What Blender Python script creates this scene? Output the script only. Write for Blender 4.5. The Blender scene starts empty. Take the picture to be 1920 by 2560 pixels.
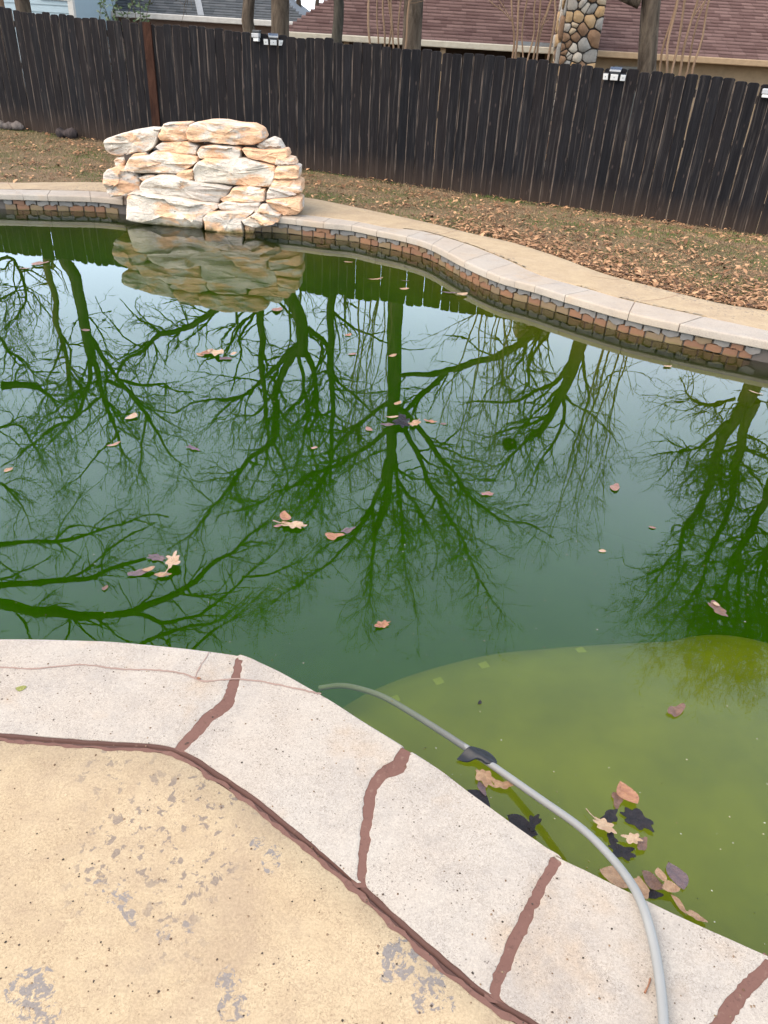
import bpy, math, random
import numpy as np
from mathutils import Vector, noise as mn
rnd = random.Random(7)
rng = np.random.default_rng(11)
S = bpy.context.scene
COL = S.collection

# ------------------------------------------------------------------ camera, sky, sun, exposure
F, TH, ROLL, H = 1907.2, math.radians(32.09), math.radians(3.466), 2.003      # focal length in photo pixels, pitch, roll, eye height over the water
FW = np.array([0, math.cos(TH), -math.sin(TH)]); RT = np.array([1., 0, 0]); UP = np.cross(RT, FW)
R2 = math.cos(ROLL)*RT + math.sin(ROLL)*UP; U2 = -math.sin(ROLL)*RT + math.cos(ROLL)*UP
cd = bpy.data.cameras.new("camera"); cam = bpy.data.objects.new("camera", cd); COL.objects.link(cam)
cd.sensor_fit = 'VERTICAL'; cd.sensor_height = 36.0; cd.lens = F/2560*36; cd.clip_end = 2000; cd.clip_start = .02
from mathutils import Matrix
cam.matrix_world = Matrix(((R2[0], U2[0], -FW[0], 0), (R2[1], U2[1], -FW[1], 0), (R2[2], U2[2], -FW[2], H), (0, 0, 0, 1)))
S.camera = cam

SUN_EL, SUN_AZ = 50.0, -120.0       # the sun is hidden by cloud: a very soft light from behind the viewer's left shoulder
w = bpy.data.worlds.new("World"); S.world = w; w.use_nodes = True
wn = w.node_tree; bg = wn.nodes['Background']
sk = wn.nodes.new('ShaderNodeTexSky'); sk.sky_type = 'NISHITA'; sk.sun_disc = False
sk.sun_elevation = math.radians(SUN_EL); sk.sun_rotation = math.radians(SUN_AZ)
sk.air_density = 1.1; sk.dust_density = 1.0; sk.ozone_density = 1.3; sk.altitude = 150
hs = wn.nodes.new('ShaderNodeHueSaturation'); hs.inputs['Saturation'].default_value = .85
wn.links.new(sk.outputs[0], hs.inputs['Color'])
gm = wn.nodes.new('ShaderNodeMixRGB');  gm.inputs[2].default_value = (6.1, 7.2, 8.5, 1)      # even cloud veil over the clear-sky gradient
tc = wn.nodes.new('ShaderNodeTexCoord'); sp_ = wn.nodes.new('ShaderNodeSeparateXYZ'); mr = wn.nodes.new('ShaderNodeMapRange'); mr.inputs['From Min'].default_value = .5; mr.inputs['From Max'].default_value = .85; mr.inputs['To Min'].default_value = .62; mr.inputs['To Max'].default_value = .22; wn.links.new(tc.outputs['Generated'], sp_.inputs[0]); wn.links.new(sp_.outputs[2], mr.inputs[0]); wn.links.new(mr.outputs[0], gm.inputs[0])
wn.links.new(hs.outputs[0], gm.inputs[1]); wn.links.new(gm.outputs[0], bg.inputs[0]); bg.inputs[1].default_value = .15
sl = bpy.data.lights.new("sun", 'SUN'); sl.energy = 1.5; sl.angle = math.radians(60); sl.color = (1, .84, .66)
so = bpy.data.objects.new("sun", sl); COL.objects.link(so)
az = math.radians(SUN_AZ); el = math.radians(SUN_EL)
sd = Vector((math.sin(az)*math.cos(el), math.cos(az)*math.cos(el), math.sin(el)))
so.rotation_euler = sd.to_track_quat('Z', 'Y').to_euler(); so.location = sd*50
S.view_settings.view_transform = 'Standard'; S.view_settings.look = 'None'
S.view_settings.exposure = 2.0; S.view_settings.gamma = 1; S.view_settings.use_curve_mapping = False
S.cycles.transparent_max_bounces = 12; S.cycles.max_bounces = 8; S.cycles.volume_bounces = 1

# ------------------------------------------------------------------ where a photo point lies in the place
def ray(x, y): return FW + R2*(x-960)/F + U2*(1280-y)/F
def on(x, y, z=0.0):                       # on the level plane z
    d = ray(x, y); t = (z-H)/d[2]; return np.array([0, 0, H]) + d*t
def at(x, y, Y):                           # on the upright plane Y
    d = ray(x, y); t = Y/d[1]; return np.array([0, 0, H]) + d*t
def mir(x, y, Y):                          # the thing whose mirror image in the water shows there
    p = at(x, y, Y); return np.array([p[0], p[1], -p[2]])
FA, FB = 12.715, -.3224                    # fence line
def fz(x): return .036 - .0265*x           # foot of the fence

# ------------------------------------------------------------------ node helpers
class M:
    def __init__(s, name, rough=.8, spec=.3):
        s.m = bpy.data.materials.new(name); s.m.use_nodes = True; s.t = s.m.node_tree; s.b = s.t.nodes['Principled BSDF']
        s.b.inputs['Roughness'].default_value = rough; s.b.inputs['Specular IOR Level'].default_value = spec
    def n(s, ty, ins=None, out=0, **pr):
        k = s.t.nodes.new('ShaderNode'+ty)
        for a, v in pr.items(): setattr(k, a, v)
        for a, v in (ins or {}).items(): s.put(k.inputs[a], v)
        return k.outputs[out]
    def put(s, i, v):
        if isinstance(v, bpy.types.NodeSocket): s.t.links.new(v, i)
        else: i.default_value = v
    def obj(s): return s.n('TexCoord', out='Object')
    def rand(s): return s.n('ObjectInfo', out='Random')
    def sc(s, v, k): return s.n('VectorMath', {0: v, 1: k}, operation='MULTIPLY')
    def noise(s, v, scale, det=4, rough=.55, dist=0.): return s.n('TexNoise', {'Vector': v, 'Scale': scale, 'Detail': det, 'Roughness': rough, 'Distortion': dist})
    def vor(s, v, scale, feat='F1', out=0): return s.n('TexVoronoi', {'Vector': v, 'Scale': scale}, out=out, feature=feat)
    def ramp(s, f, st):
        k = s.t.nodes.new('ShaderNodeValToRGB'); s.put(k.inputs[0], f); e = k.color_ramp.elements
        while len(e) < len(st): e.new(.5)
        for a, (p, c) in zip(e, st):
            a.position = p; a.color = (*c, 1) if isinstance(c, tuple) else (c, c, c, 1)
        return k.outputs[0]
    def mix(s, f, a, b, bl='MIX'):
        k = s.t.nodes.new('ShaderNodeMixRGB'); k.blend_type = bl
        for i, v in ((0, f), (1, a), (2, b)):
            s.put(k.inputs[i], (*v, 1) if isinstance(v, tuple) else v)
        return k.outputs[0]
    def math(s, op, a, b=0., c=None):
        return s.n('Math', {0: a, 1: b} if c is None else {0: a, 1: b, 2: c}, operation=op)
    def col(s, c, kf=.50): s.put(s.b.inputs['Base Color'], s.mix(1., c, (kf*1.06, kf*.99, kf*.88), 'MULTIPLY'))
    def bump(s, h, st, dist=.01, nrm=None):
        i = {'Height': h, 'Strength': st, 'Distance': dist}
        if nrm is not None: i['Normal'] = nrm
        o = s.n('Bump', i); s.put(s.b.inputs['Normal'], o); return o

def flat(name, c, rough=.8, spec=.3, var=.25, scale=8):
    k = M(name, rough, spec); f = k.noise(k.obj(), scale, 5)
    k.col(k.mix(f, tuple(a*(1-var) for a in c), tuple(min(1, a*(1+var)) for a in c))); k.bump(f, .3, .01); return k.m

def blobs(k, v, pts, soft=.5):
    """mask of irregular stains: pts = (photo x, photo y, radius m)"""
    out = None; nz = k.noise(v, 9, 6, .7); nz2 = k.n('VectorMath', {0: v, 1: k.n('VectorMath', {0: k.n('TexNoise', {'Vector': v, 'Scale': 7., 'Detail': 5.}, out=1), 1: (.16, .16, 0)}, operation='MULTIPLY')}, operation='ADD')
    for x, y, r in pts:
        c = on(x, y, .18) + np.array([.08, .08, 0]); c[2] = .18
        d = k.n('VectorMath', {0: nz2, 1: tuple(c)}, out='Value', operation='DISTANCE')
        g = k.n('MapRange', {'Value': d, 'From Min': r, 'From Max': r*soft, 'To Min': 0., 'To Max': 1.})
        out = g if out is None else k.math('MAXIMUM', out, g)
    return out

def m_deck():
    k = M('deck_paint', .85, .25); v = k.obj()
    a = k.noise(v, 1.6, 5, .6); b = k.noise(v, 6, 6, .65)
    c = k.mix(a, (.53, .41, .255), (.57, .46, .32)); c = k.mix(k.ramp(b, [(.35, 0.), (.75, 1.)]), c, (.45, .34, .22))
    dirt = k.ramp(k.noise(v, 2.6, 8, .8, .3), [(.47, 0.), (.64, 1.)])
    fine = k.noise(v, 60, 3, .6, 1.6)
    hair = k.ramp(k.math('ABSOLUTE', k.math('SUBTRACT', fine, .5)), [(0., 1.), (.03, 0.)])
    hair = k.math('MULTIPLY', hair, k.ramp(k.noise(v, 14, 3), [(.32, .1), (.55, 1.)]))
    c = k.mix(k.math('MULTIPLY', hair, .8), c, (.25, .165, .11)); c = k.mix(k.math('MULTIPLY', dirt, .6), c, (.37, .275, .195))
    pt = k.ramp(k.noise(v, 34, 5, .6, .4), [(.575, 0.), (.59, 1.)])
    zone = k.ramp(k.noise(v, 2.1, 3, .5), [(.52, 0.), (.62, 1.)])
    fl = blobs(k, v, [(262, 2205, .022), (300, 2235, .034), (325, 2275, .026), (415, 2320, .03), (480, 2310, .015), (640, 2120, .03), (700, 2160, .03), (1010, 2400, .05), (1075, 2470, .05), (560, 2440, .03), (600, 2500, .05), (90, 2460, .06), (120, 2530, .05)], .35)
    pf = k.ramp(k.noise(v, 48, 5, .7, .5), [(.51, 0.), (.53, 1.)])
    c = k.mix(k.math('MULTIPLY', k.math('MULTIPLY', pt, zone), .9), c, (.24, .19, .16))
    c = k.mix(k.math('MULTIPLY', k.math('MULTIPLY', k.ramp(fl, [(.15, 0.), (.2, 1.)]), pf), 1.), c, k.mix(k.noise(v, 4, 1), (.24, .225, .23), (.28, .225, .19)))
    sp = k.ramp(k.vor(v, 70), [(.10, 1.), (.14, 0.)]); sp = k.math('MULTIPLY', sp, k.ramp(k.noise(v, 9), [(.5, 0.), (.6, 1.)]))
    c = k.mix(k.math('MULTIPLY', sp, .7), c, (.16, .11, .08))
    gr = k.ramp(k.noise(v, 150, 3, .7), [(.3, 0.), (.7, 1.)]); c = k.mix(.5, c, k.mix(gr, (.62, .60, .58), (1.25, 1.25, 1.25)), 'MULTIPLY')
    k.col(c); h = k.mix(.35, fine, b); n1 = k.bump(h, .35, .004); k.bump(pt, .25, .002, n1); return k.m

def m_coping(name, warm=0.):
    k = M(name, .75, .3); v = k.obj(); r = k.rand()
    a = k.noise(v, 2.2, 5, .6); c = k.mix(k.ramp(a, [(.3, 0.), (.7, 1.)]), (.50, .462, .42), (.48, .415, .355))
    c = k.mix(k.ramp(k.noise(v, 3.1, 4, .6), [(.55, 0.), (.75, 1.)]), c, (.47, .36, .26))
    c = k.mix(k.math('MULTIPLY', k.ramp(k.noise(v, 3.4, 7, .8), [(.47, 0.), (.66, 1.)]), .55), c, (.33, .30, .285))
    fine = k.noise(v, 85, 3, .6, 1.8)
    hair = k.ramp(k.math('ABSOLUTE', k.math('SUBTRACT', fine, .5)), [(0., 1.), (.03, 0.)])
    hair = k.math('MULTIPLY', hair, k.ramp(k.noise(v, 6, 5, .7), [(.30, .15), (.55, 1.)]))
    c = k.mix(k.math('MULTIPLY', hair, .85), c, (.17, .13, .11))
    sp = k.ramp(k.vor(v, 75), [(.13, 1.), (.18, 0.)]); sp = k.math('MULTIPLY', sp, k.ramp(k.noise(v, 11, 4), [(.47, 0.), (.56, 1.)]))
    c = k.mix(k.math('MULTIPLY', sp, .8), c, (.13, .1, .09))
    gr = k.ramp(k.noise(v, 170, 3, .7), [(.3, 0.), (.7, 1.)]); c = k.mix(.42, c, k.mix(gr, (.62, .60, .60), (1.25, 1.25, 1.25)), 'MULTIPLY')
    if warm: c = k.mix(k.math('MULTIPLY', r, warm), c, (.50, .39, .28))
    k.col(c); k.bump(fine, .3, .003); return k.m

def m_mortar(name='brown_joint', f_=1.):
    k = M(name, .9, .2); v = k.obj()
    c = k.mix(k.noise(v, 5, 7, .75), tuple(a*f_ for a in (.13, .062, .05)), tuple(a*f_ for a in (.23, .122, .10))); c = k.mix(k.ramp(k.noise(v, 45, 4), [(.60, 0.), (.8, .5)]), c, (.34, .23, .19)); c = k.mix(k.ramp(k.noise(v, 70, 5, .8), [(.55, 0.), (.7, .8)]), c, (.09, .05, .04))
    k.col(c); k.bump(k.noise(v, 120, 4), .25, .002); return k.m

def m_rock():
    k = M('waterfall_stone', .85, .25); g = k.obj(); r = k.rand()
    v = k.n('VectorMath', {0: g, 1: k.n('CombineXYZ', {0: k.math('MULTIPLY', r, 7.), 1: k.math('MULTIPLY', r, 13.), 2: r})}, operation='ADD')
    st = k.sc(v, (1., 1., 2.6))
    c = k.mix(k.ramp(k.noise(v, 3.2, 5, .6), [(.35, 0.), (.65, 1.)]), (1.0, .90, .78), (.62, .56, .52))
    o = k.ramp(k.math('ADD', k.noise(st, 2.4, 6, .62, .6), k.math('MULTIPLY', k.math('SUBTRACT', r, .5), .2)), [(.465, 0.), (.55, 1.)])
    c = k.mix(k.math('MULTIPLY', o, .85), c, k.mix(k.noise(v, 6, 4), (.92, .44, .22), (1.1, .74, .46)))
    vein = k.ramp(k.math('ABSOLUTE', k.math('SUBTRACT', k.noise(st, 5, 5, .6, 1.2), .5)), [(0., 1.), (.025, 0.)])
    c = k.mix(k.math('MULTIPLY', vein, .45), c, (.24, .15, .10))
    c = k.mix(k.ramp(k.noise(v, 30, 4), [(.62, 0.), (.75, .5)]), c, (.2, .16, .14))
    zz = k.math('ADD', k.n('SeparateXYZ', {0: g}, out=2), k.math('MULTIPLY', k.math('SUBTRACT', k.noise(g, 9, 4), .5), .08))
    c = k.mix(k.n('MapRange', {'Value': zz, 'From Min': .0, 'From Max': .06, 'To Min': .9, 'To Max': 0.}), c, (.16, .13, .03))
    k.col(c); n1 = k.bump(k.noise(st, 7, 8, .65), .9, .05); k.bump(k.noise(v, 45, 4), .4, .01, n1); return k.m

def m_plank(name, edge):
    k = M(name, .85, .10); v = k.obj(); r = k.rand()
    off = k.n('VectorMath', {0: v, 1: k.n('CombineXYZ', {0: k.math('MULTIPLY', r, 37.), 1: 0., 2: k.math('MULTIPLY', r, 91.)})}, operation='ADD')
    gr = k.noise(k.sc(off, (60., 60., 2.)), 1., 5, .6); fl = k.noise(k.sc(off, (26., 26., 1.1)), 1., 6, .7, .4)
    z = k.n('SeparateXYZ', {0: v}, out=2)
    c = k.mix(k.ramp(gr, [(.3, 0.), (.75, 1.)]), (.003, .003, .0042), (.026, .0262, .032))
    c = k.mix(k.math('MULTIPLY', k.math('FRACT', k.math('MULTIPLY', r, 17.3)), .28), c, (.034, .022, .018)); c = k.mix(k.math('MULTIPLY', k.math('FRACT', k.math('MULTIPLY', r, 7.9)), .5), c, (.006, .006, .008))
    worn = k.ramp(fl, [(.55, 0.), (.66, 1.)]) if not edge else k.ramp(k.noise(k.sc(off, (30., 30., 3.)), 1., 4, .6), [(.42, 0.), (.62, 1.)])
    c = k.mix(k.math('MULTIPLY', worn, .55 if not edge else .75), c, (.26, .21, .18) if edge else (.075, .066, .064))
    kn = k.ramp(k.vor(k.sc(off, (9., 9., 3.5)), 1.), [(.06, 1.), (.12, 0.)]); c = k.mix(k.math('MULTIPLY', kn, .5), c, (.10, .075, .07))
    low = k.n('MapRange', {'Value': k.math('ADD', z, k.math('MULTIPLY', fl, -.5)), 'From Min': .18, 'From Max': -.22, 'To Min': 0., 'To Max': .38})
    c = k.mix(low, c, (.11, .072, .05))
    k.col(c); k.bump(gr, .7, .004); return k.m

def m_bark(name, a, b, sc=1.):
    k = M(name, .95, .1); v = k.obj(); f = k.noise(k.sc(v, (9.*sc, 9.*sc, 2.2*sc)), 1., 6, .65, .5)
    k.col(k.mix(k.ramp(f, [(.35, 0.), (.65, 1.)]), a, b)); k.bump(f, 1., .05); return k.m

def m_ground():
    k = M('lawn_soil', .95, .1); v = k.obj()
    c = k.mix(k.noise(v, 3, 6, .7), (.16, .11, .07), (.30, .21, .135))
    g = k.ramp(k.noise(v, .9, 6, .7, .4), [(.46, 0.), (.6, 1.)]); c = k.mix(k.math('MULTIPLY', g, .6), c, (.085, .10, .04))
    c = k.mix(k.ramp(k.noise(v, 55, 3), [(.55, 0.), (.7, .6)]), c, (.34, .22, .13))
    k.col(c); k.bump(k.noise(v, 30, 5), .8, .03); return k.m

def m_attr(name, rough=.85, spec=.2, tr=0.):      # colour comes with each leaf, blade or shingle (its own colour, not its light)
    k = M(name, rough, spec); a = k.n('Attribute', out='Color', attribute_name='tint')
    f = k.noise(k.obj(), 40, 3); k.col(k.mix(.35, a, k.mix(f, (.0, .0, .0), a), 'MIX')); return k.m

DECK = m_deck(); COPE = m_coping('cream_coping'); COPEF = m_coping('cream_coping_far', .3); MORT = m_mortar(); MORT2 = m_mortar('dark_brown_joint', .62); ROCK = m_rock()
PLK = m_plank('black_stained_wood', False); PLE = m_plank('worn_board_edge', True)
GROUND = m_ground(); TINT = m_attr('dry_plant_bits')
BARK1 = m_bark('bark_grey_brown', (.05, .038, .03), (.17, .135, .105)); BARK2 = m_bark('bark_tan_smooth', (.20, .13, .085), (.34, .23, .16), .5)
BARK3 = m_bark('bark_dark', (.03, .028, .025), (.10, .09, .075))

# ------------------------------------------------------------------ mesh helpers
def link(name, me, mat=None, parent=None, **pr):
    o = bpy.data.objects.new(name, me); COL.objects.link(o)
    if me is not None and mat is not None:
        for q in (mat if isinstance(mat, (list, tuple)) else [mat]): me.materials.append(q)
    if parent is not None: o.parent = parent
    for a, b in pr.items(): o[a] = b
    return o
def mesh(name, V, Fc, smooth=False, mi=None):
    me = bpy.data.meshes.new(name); V = np.asarray(V, dtype=np.float32)
    if isinstance(Fc, np.ndarray):
        n, k = Fc.shape; me.vertices.add(len(V)); me.vertices.foreach_set('co', V.ravel())
        me.loops.add(n*k); me.loops.foreach_set('vertex_index', Fc.astype(np.int32).ravel())
        me.polygons.add(n); me.polygons.foreach_set('loop_start', np.arange(0, n*k, k, dtype=np.int32))
        me.update(calc_edges=True)
    else: me.from_pydata(V.tolist(), [], Fc); me.update()
    if smooth: me.polygons.foreach_set('use_smooth', np.ones(len(me.polygons), dtype=bool))
    if mi is not None: me.polygons.foreach_set('material_index', np.asarray(mi, dtype=np.int32))
    return me
def tint(me, cols):                         # colour per vertex
    a = me.color_attributes.new('tint', 'FLOAT_COLOR', 'POINT'); c = np.ones((len(me.vertices), 4), dtype=np.float32); c[:, :3] = cols; a.data.foreach_set('color', c.ravel())
def empty(name, loc, **pr):
    o = bpy.data.objects.new(name, None); COL.objects.link(o); o.location = loc; o.empty_display_size = .1
    for a, b in pr.items(): o[a] = b
    return o
def grid_faces(nu, nv, cu=False):
    Fc = []
    for i in range(nu if cu else nu-1):
        for j in range(nv-1):
            a = i*nv+j; b = ((i+1) % nu)*nv+j; Fc.append((a, b, b+1, a+1))
    return np.array(Fc)
def tubes(polys, sides=6):
    """polys: list of (points Nx3, radii N) -> vertices, quads"""
    V = []; Q = []; base = 0; ang = np.arange(sides)*2*np.pi/sides; ca, sa = np.cos(ang), np.sin(ang)
    for P, R in polys:
        n = len(P); T = np.gradient(P, axis=0); T /= np.linalg.norm(T, axis=1)[:, None]+1e-9
        ref = np.array([.31, .83, .46]) if abs(T[0, 1]) < .9 else np.array([1., 0, .1])
        A = np.cross(T, ref); A /= np.linalg.norm(A, axis=1)[:, None]+1e-9; B = np.cross(T, A)
        V.append((P[:, None, :] + R[:, None, None]*(A[:, None, :]*ca[None, :, None] + B[:, None, :]*sa[None, :, None])).reshape(-1, 3))
        i = np.arange(n-1)[:, None]*sides; j = np.arange(sides)[None, :]; j2 = (j+1) % sides
        Q.append(np.stack([base+i+j, base+i+j2, base+i+sides+j2, base+i+sides+j], -1).reshape(-1, 4)); base += n*sides
    return np.concatenate(V), np.concatenate(Q)
def box(x0, x1, y0, y1, z0, z1):
    V = [(x, y, z) for x in (x0, x1) for y in (y0, y1) for z in (z0, z1)]
    return V, [(0, 1, 3, 2), (4, 6, 7, 5), (0, 4, 5, 1), (2, 3, 7, 6), (0, 2, 6, 4), (1, 5, 7, 3)]
def boxes(L):
    V = []; Fc = []
    for b in L:
        v, f = box(*b); n = len(V); V += v; Fc += [tuple(i+n for i in q) for q in f]
    return V, Fc
def bevel(o, wd, seg=2):
    m = o.modifiers.new('bevel', 'BEVEL'); m.width = wd; m.segments = seg; m.limit_method = 'ANGLE'; return o
def spline(P, n, closed=False):
    P = np.asarray(P, float); N = len(P); out = []
    if closed: idx = lambda i: P[i % N]
    else: idx = lambda i: P[0]*2-P[1] if i < 0 else (P[-1]*2-P[-2] if i >= N else P[i])
    segs = N if closed else N-1
    for k in range(segs):
        p0, p1, p2, p3 = idx(k-1), idx(k), idx(k+1), idx(k+2)
        for t in np.arange(n)/n:
            out.append(.5*(2*p1+(p2-p0)*t+(2*p0-5*p1+4*p2-p3)*t*t+(3*p1-p0-3*p2+p3)*t**3))
    if not closed: out.append(P[-1])
    return np.array(out)
def resample(P, step=None, n=None):
    d = np.concatenate([[0], np.cumsum(np.linalg.norm(np.diff(P, axis=0), axis=1))])
    n = n or max(2, int(d[-1]/step)+1); t = np.linspace(0, d[-1], n)
    return np.stack([np.interp(t, d, P[:, i]) for i in range(P.shape[1])], 1)

# ------------------------------------------------------------------ pool outline (deck level z = .18)
DZ = .18
def L2(L): return [on(x, y, DZ)[:2] for x, y in L]
near_front = L2([(0, 1597), (140, 1598), (266, 1602), (400, 1613), (509, 1626), (602, 1641), (648, 1657), (717, 1687), (810, 1736), (900, 1793), (1004, 1857), (1098, 1917), (1172, 1976), (1277, 2055), (1389, 2138), (1487, 2186), (1614, 2248), (1754, 2312), (1920, 2384)])
near_ext = L2([(2100, 2460), (2300, 2545), (2500, 2622)]); near_jext = L2([(1500, 2680), (1700, 2800), (1900, 2930), (2150, 3100)])
near_joint = L2([(0, 1840), (136, 1852), (271, 1861), (400, 1870), (477, 1896), (542, 1940), (624, 1994), (705, 2059), (814, 2146), (884, 2205), (981, 2294), (1074, 2376), (1159, 2446), (1235, 2505), (1327, 2560)])
far_front = L2([(1920, 853), (1750, 820), (1573, 782), (1413, 737), (1338, 714), (1249, 690), (1162, 653), (1080, 611), (1017, 591), (942, 576), (879, 563), (808, 556), (697, 543), (560, 535), (400, 512), (256, 493), (118, 488), (0, 484)])
far_joint = L2([(1920, 826), (1758, 791), (1565, 749), (1477, 724), (1357, 690), (1284, 657), (1225, 632), (1162, 608), (1057, 578), (970, 569), (900, 555), (826, 545), (760, 537), (600, 520), (420, 495), (256, 479), (118, 475), (0, 473)])
far_back = L2([(1920, 776), (1820, 761), (1704, 734), (1627, 714), (1511, 683), (1396, 641), (1284, 606), (1180, 583), (1075, 557), (970, 534), (847, 508), (760, 492), (600, 475), (420, 460), (253, 455), (118, 455), (0, 455)])
extR = [*near_ext, (2.3, .62), (3.2, .6), (4.4, 1.1), (5.2, 2.4), (5.2, 3.8), (4.4, 4.9)]
extL = [(-6.0, 9.0), (-6.9, 7.6), (-7.1, 5.6), (-6.2, 3.6), (-4.6, 2.35), (-3.0, 1.98), (-2.0, 1.94)]
FRONT = spline([*near_front, *extR, *far_front, *extL], 10, True)
C0 = np.array([-.5, 5.0])
def angle(P): return np.arctan2(P[:, 1]-C0[1], P[:, 0]-C0[0])
def normals(P):
    T = np.roll(P, -1, 0)-np.roll(P, 1, 0); T /= np.linalg.norm(T, axis=1)[:, None]+1e-9
    return np.stack([T[:, 1], -T[:, 0]], 1)          # outward for counter-clockwise... sign fixed below
NF = normals(FRONT)
if ((FRONT-C0)*NF).sum() < 0: NF = -NF
def offs(P, wd):
    N = normals(P); N = N if ((P-C0)*N).sum() > 0 else -N
    for _ in range(3): N = (np.roll(N, 1, 0)+N+np.roll(N, -1, 0)); N /= np.linalg.norm(N, axis=1)[:, None]
    return P+N*wd
g0 = offs(np.array(FRONT), .38)
def by_pts(lst, ext): return lst
jr = [tuple(p) for p in near_jext]
extRj = [(1.6, .28), (2.4, .2), (3.3, .18), (4.7, .8), (5.6, 2.3), (5.6, 3.9), (4.75, 5.1)]
extLj = [(-6.1, 9.35), (-7.2, 7.8), (-7.5, 5.5), (-6.5, 3.35), (-4.8, 2.0), (-3.0, 1.58), (-2.0, 1.54)]
JOINT = spline([*near_joint, *jr, *extRj, *far_joint, *extLj], 10, True)
extRb = [(2.5, -3), (5, -3), (8, -1.5), (9, 2), (7, 5.0), (5, 5.8)]
extLb = [(-6.6, 10.0), (-8.4, 8.2), (-9, 5), (-9, 0), (-7, -3), (-3, -4)]
BACK = spline([(0, -4), *extRb, *far_back, *extLb], 10, True)
def common(P, n=720):      # the loop sampled at even bearings round the pool, so that loops can be lofted
    a = np.unwrap(angle(P)); 
    if a[-1] < a[0]: P = P[::-1]; a = a[::-1]
    a = np.concatenate([a, [a[0]+2*np.pi]]); Q = np.vstack([P, P[:1]])
    keep = [0]
    for i in range(1, len(a)):
        if a[i] > a[keep[-1]]+1e-5: keep.append(i)
    a = a[keep]; Q = Q[keep]
    g = np.linspace(-np.pi, np.pi, n, endpoint=False); g2 = (g-a[0]) % (2*np.pi)+a[0]
    return np.stack([np.interp(g2, a, Q[:, 0]), np.interp(g2, a, Q[:, 1])], 1)
NB = 900
cF, cJ, cB = common(FRONT, NB), common(JOINT, NB), common(BACK, NB)

def loft(name, rings, mat, smooth=True, **pr):
    n = len(rings[0][0]); V = np.stack([np.column_stack([r[0], np.full(n, r[1]) if np.isscalar(r[1]) else r[1]]) if isinstance(r, tuple) else r for r in rings], 1).reshape(-1, 3)
    return link(name, mesh(name, V, grid_faces(n, len(rings), True), smooth), mat, **pr)

# ground: from under the deck edge outwards to the horizon
def gz(x, y):
    d = FA+FB*x-y                                     # distance in front of the fence
    z = np.where(d > 0, (.15-fz(x))*np.clip(d/2.2, 0, 1)**1.2*np.clip(1, 0, 1)+fz(x), np.maximum(fz(x)+d*.16, -.62))
    return z
rings = []
far = C0+np.stack([np.cos(np.linspace(-np.pi, np.pi, NB, endpoint=False)), np.sin(np.linspace(-np.pi, np.pi, NB, endpoint=False))], 1)
cBi = offs(cB, -.06)
for t in [0, .001, .003, .006, .01, .014, .018, .022, .026, .03, .035, .04, .05, .065, .09, .13, .2, .35, .6, 1]:
    P = cBi+(C0+(far-C0)*300-cBi)*t
    z = gz(P[:, 0], P[:, 1]); z = np.where(P[:, 1] < 9-abs(P[:, 0])*.2, np.minimum(z, .15), z)
    z = z + np.array([.02*mn.noise(Vector((p[0]*1.3, p[1]*1.3, 0))) for p in P])*(t < .2)
    if t == 0: z = np.full(NB, .1)
    rings.append((P, z))
loft('ground', rings, GROUND, kind='structure')

# deck slab between joint and lawn
dk = [(offs(cJ, .012), .12), (offs(cJ, .012), DZ-.006), (offs(cJ, .018), DZ)]
for t in (.03, .1, .25, .5, .75, .97): dk.append((cJ+(cB-cJ)*t, DZ))
dk += [(cB, DZ-.006), (cB, .02)]
loft('pool_deck', dk, DECK, kind='structure', smooth=False)

# ------------------------------------------------------------------ pool basin, water
def m_floor():
    k = M('algae_plaster', .9, .1); v = k.obj()
    c = k.mix(k.ramp(k.noise(v, 1.6, 6, .65), [(.3, 0.), (.7, 1.)]), (.19, .185, .018), (.34, .31, .03)); c = k.mix(k.ramp(k.noise(v, 5, 4), [(.55, 0.), (.8, .4)]), c, (.17, .19, .04))
    k.col(c); return k.m
wl = offs(cF, .055)
ins = lambda d: offs(cF, -d)
# depth map: shallow bench lower right of the curve seen through the water, deep elsewhere
BENCH = np.array([on(x, y, -.36)[:2] for x, y in [(600, 1900), (760, 1765), (870, 1712), (960, 1655), (1080, 1608), (1250, 1567), (1400, 1552), (1500, 1545), (1700, 1536), (1920, 1532)]] + [(3.0, 2.55), (4.5, 2.9), (6.5, 3.3)])
BN = resample(spline(BENCH, 8), n=120)
def depth(x, y):
    p = np.array([x, y]); i = np.argmin(((BN-p)**2).sum(1)); i = min(max(i, 1), len(BN)-2)
    t = BN[i+1]-BN[i-1]; nrm = np.array([-t[1], t[0]])/np.linalg.norm(t); s = np.dot(p-BN[i], nrm)-.32     # + beyond the bench edge
    k = 1/(1+math.exp(-max(-9, min(9, s/.15))))
    shallow = -.46+.10*max(0, min(1, -s)); deep = -1.5-.35*math.tanh(max(s, 0)*.6)
    return shallow*(1-k)+deep*k
rg = [(offs(cF, .055), DZ-.04), (offs(cF, .055), -.25)]
V = [np.column_stack([r[0], np.full(NB, r[1])]) for r in rg]
for t in (0., .01, .025, .05) + tuple(np.linspace(.06, 1, 130)[:-1]):
    P = wl+(C0-wl)*t; z = np.array([depth(*p) for p in P])
    wall = min(1, (t/.05))**.5 if t < .05 else 1
    z = -.3+(z+.3)*wall if t < .05 else z
    V.append(np.column_stack([P, z]))
V = np.stack(V, 1); nr = V.shape[1]; V = V.reshape(-1, 3)
FLOOR = m_floor()
link('pool_basin', mesh('pool_basin', V, grid_faces(NB, nr, True), True), FLOOR, kind='structure')

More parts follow.
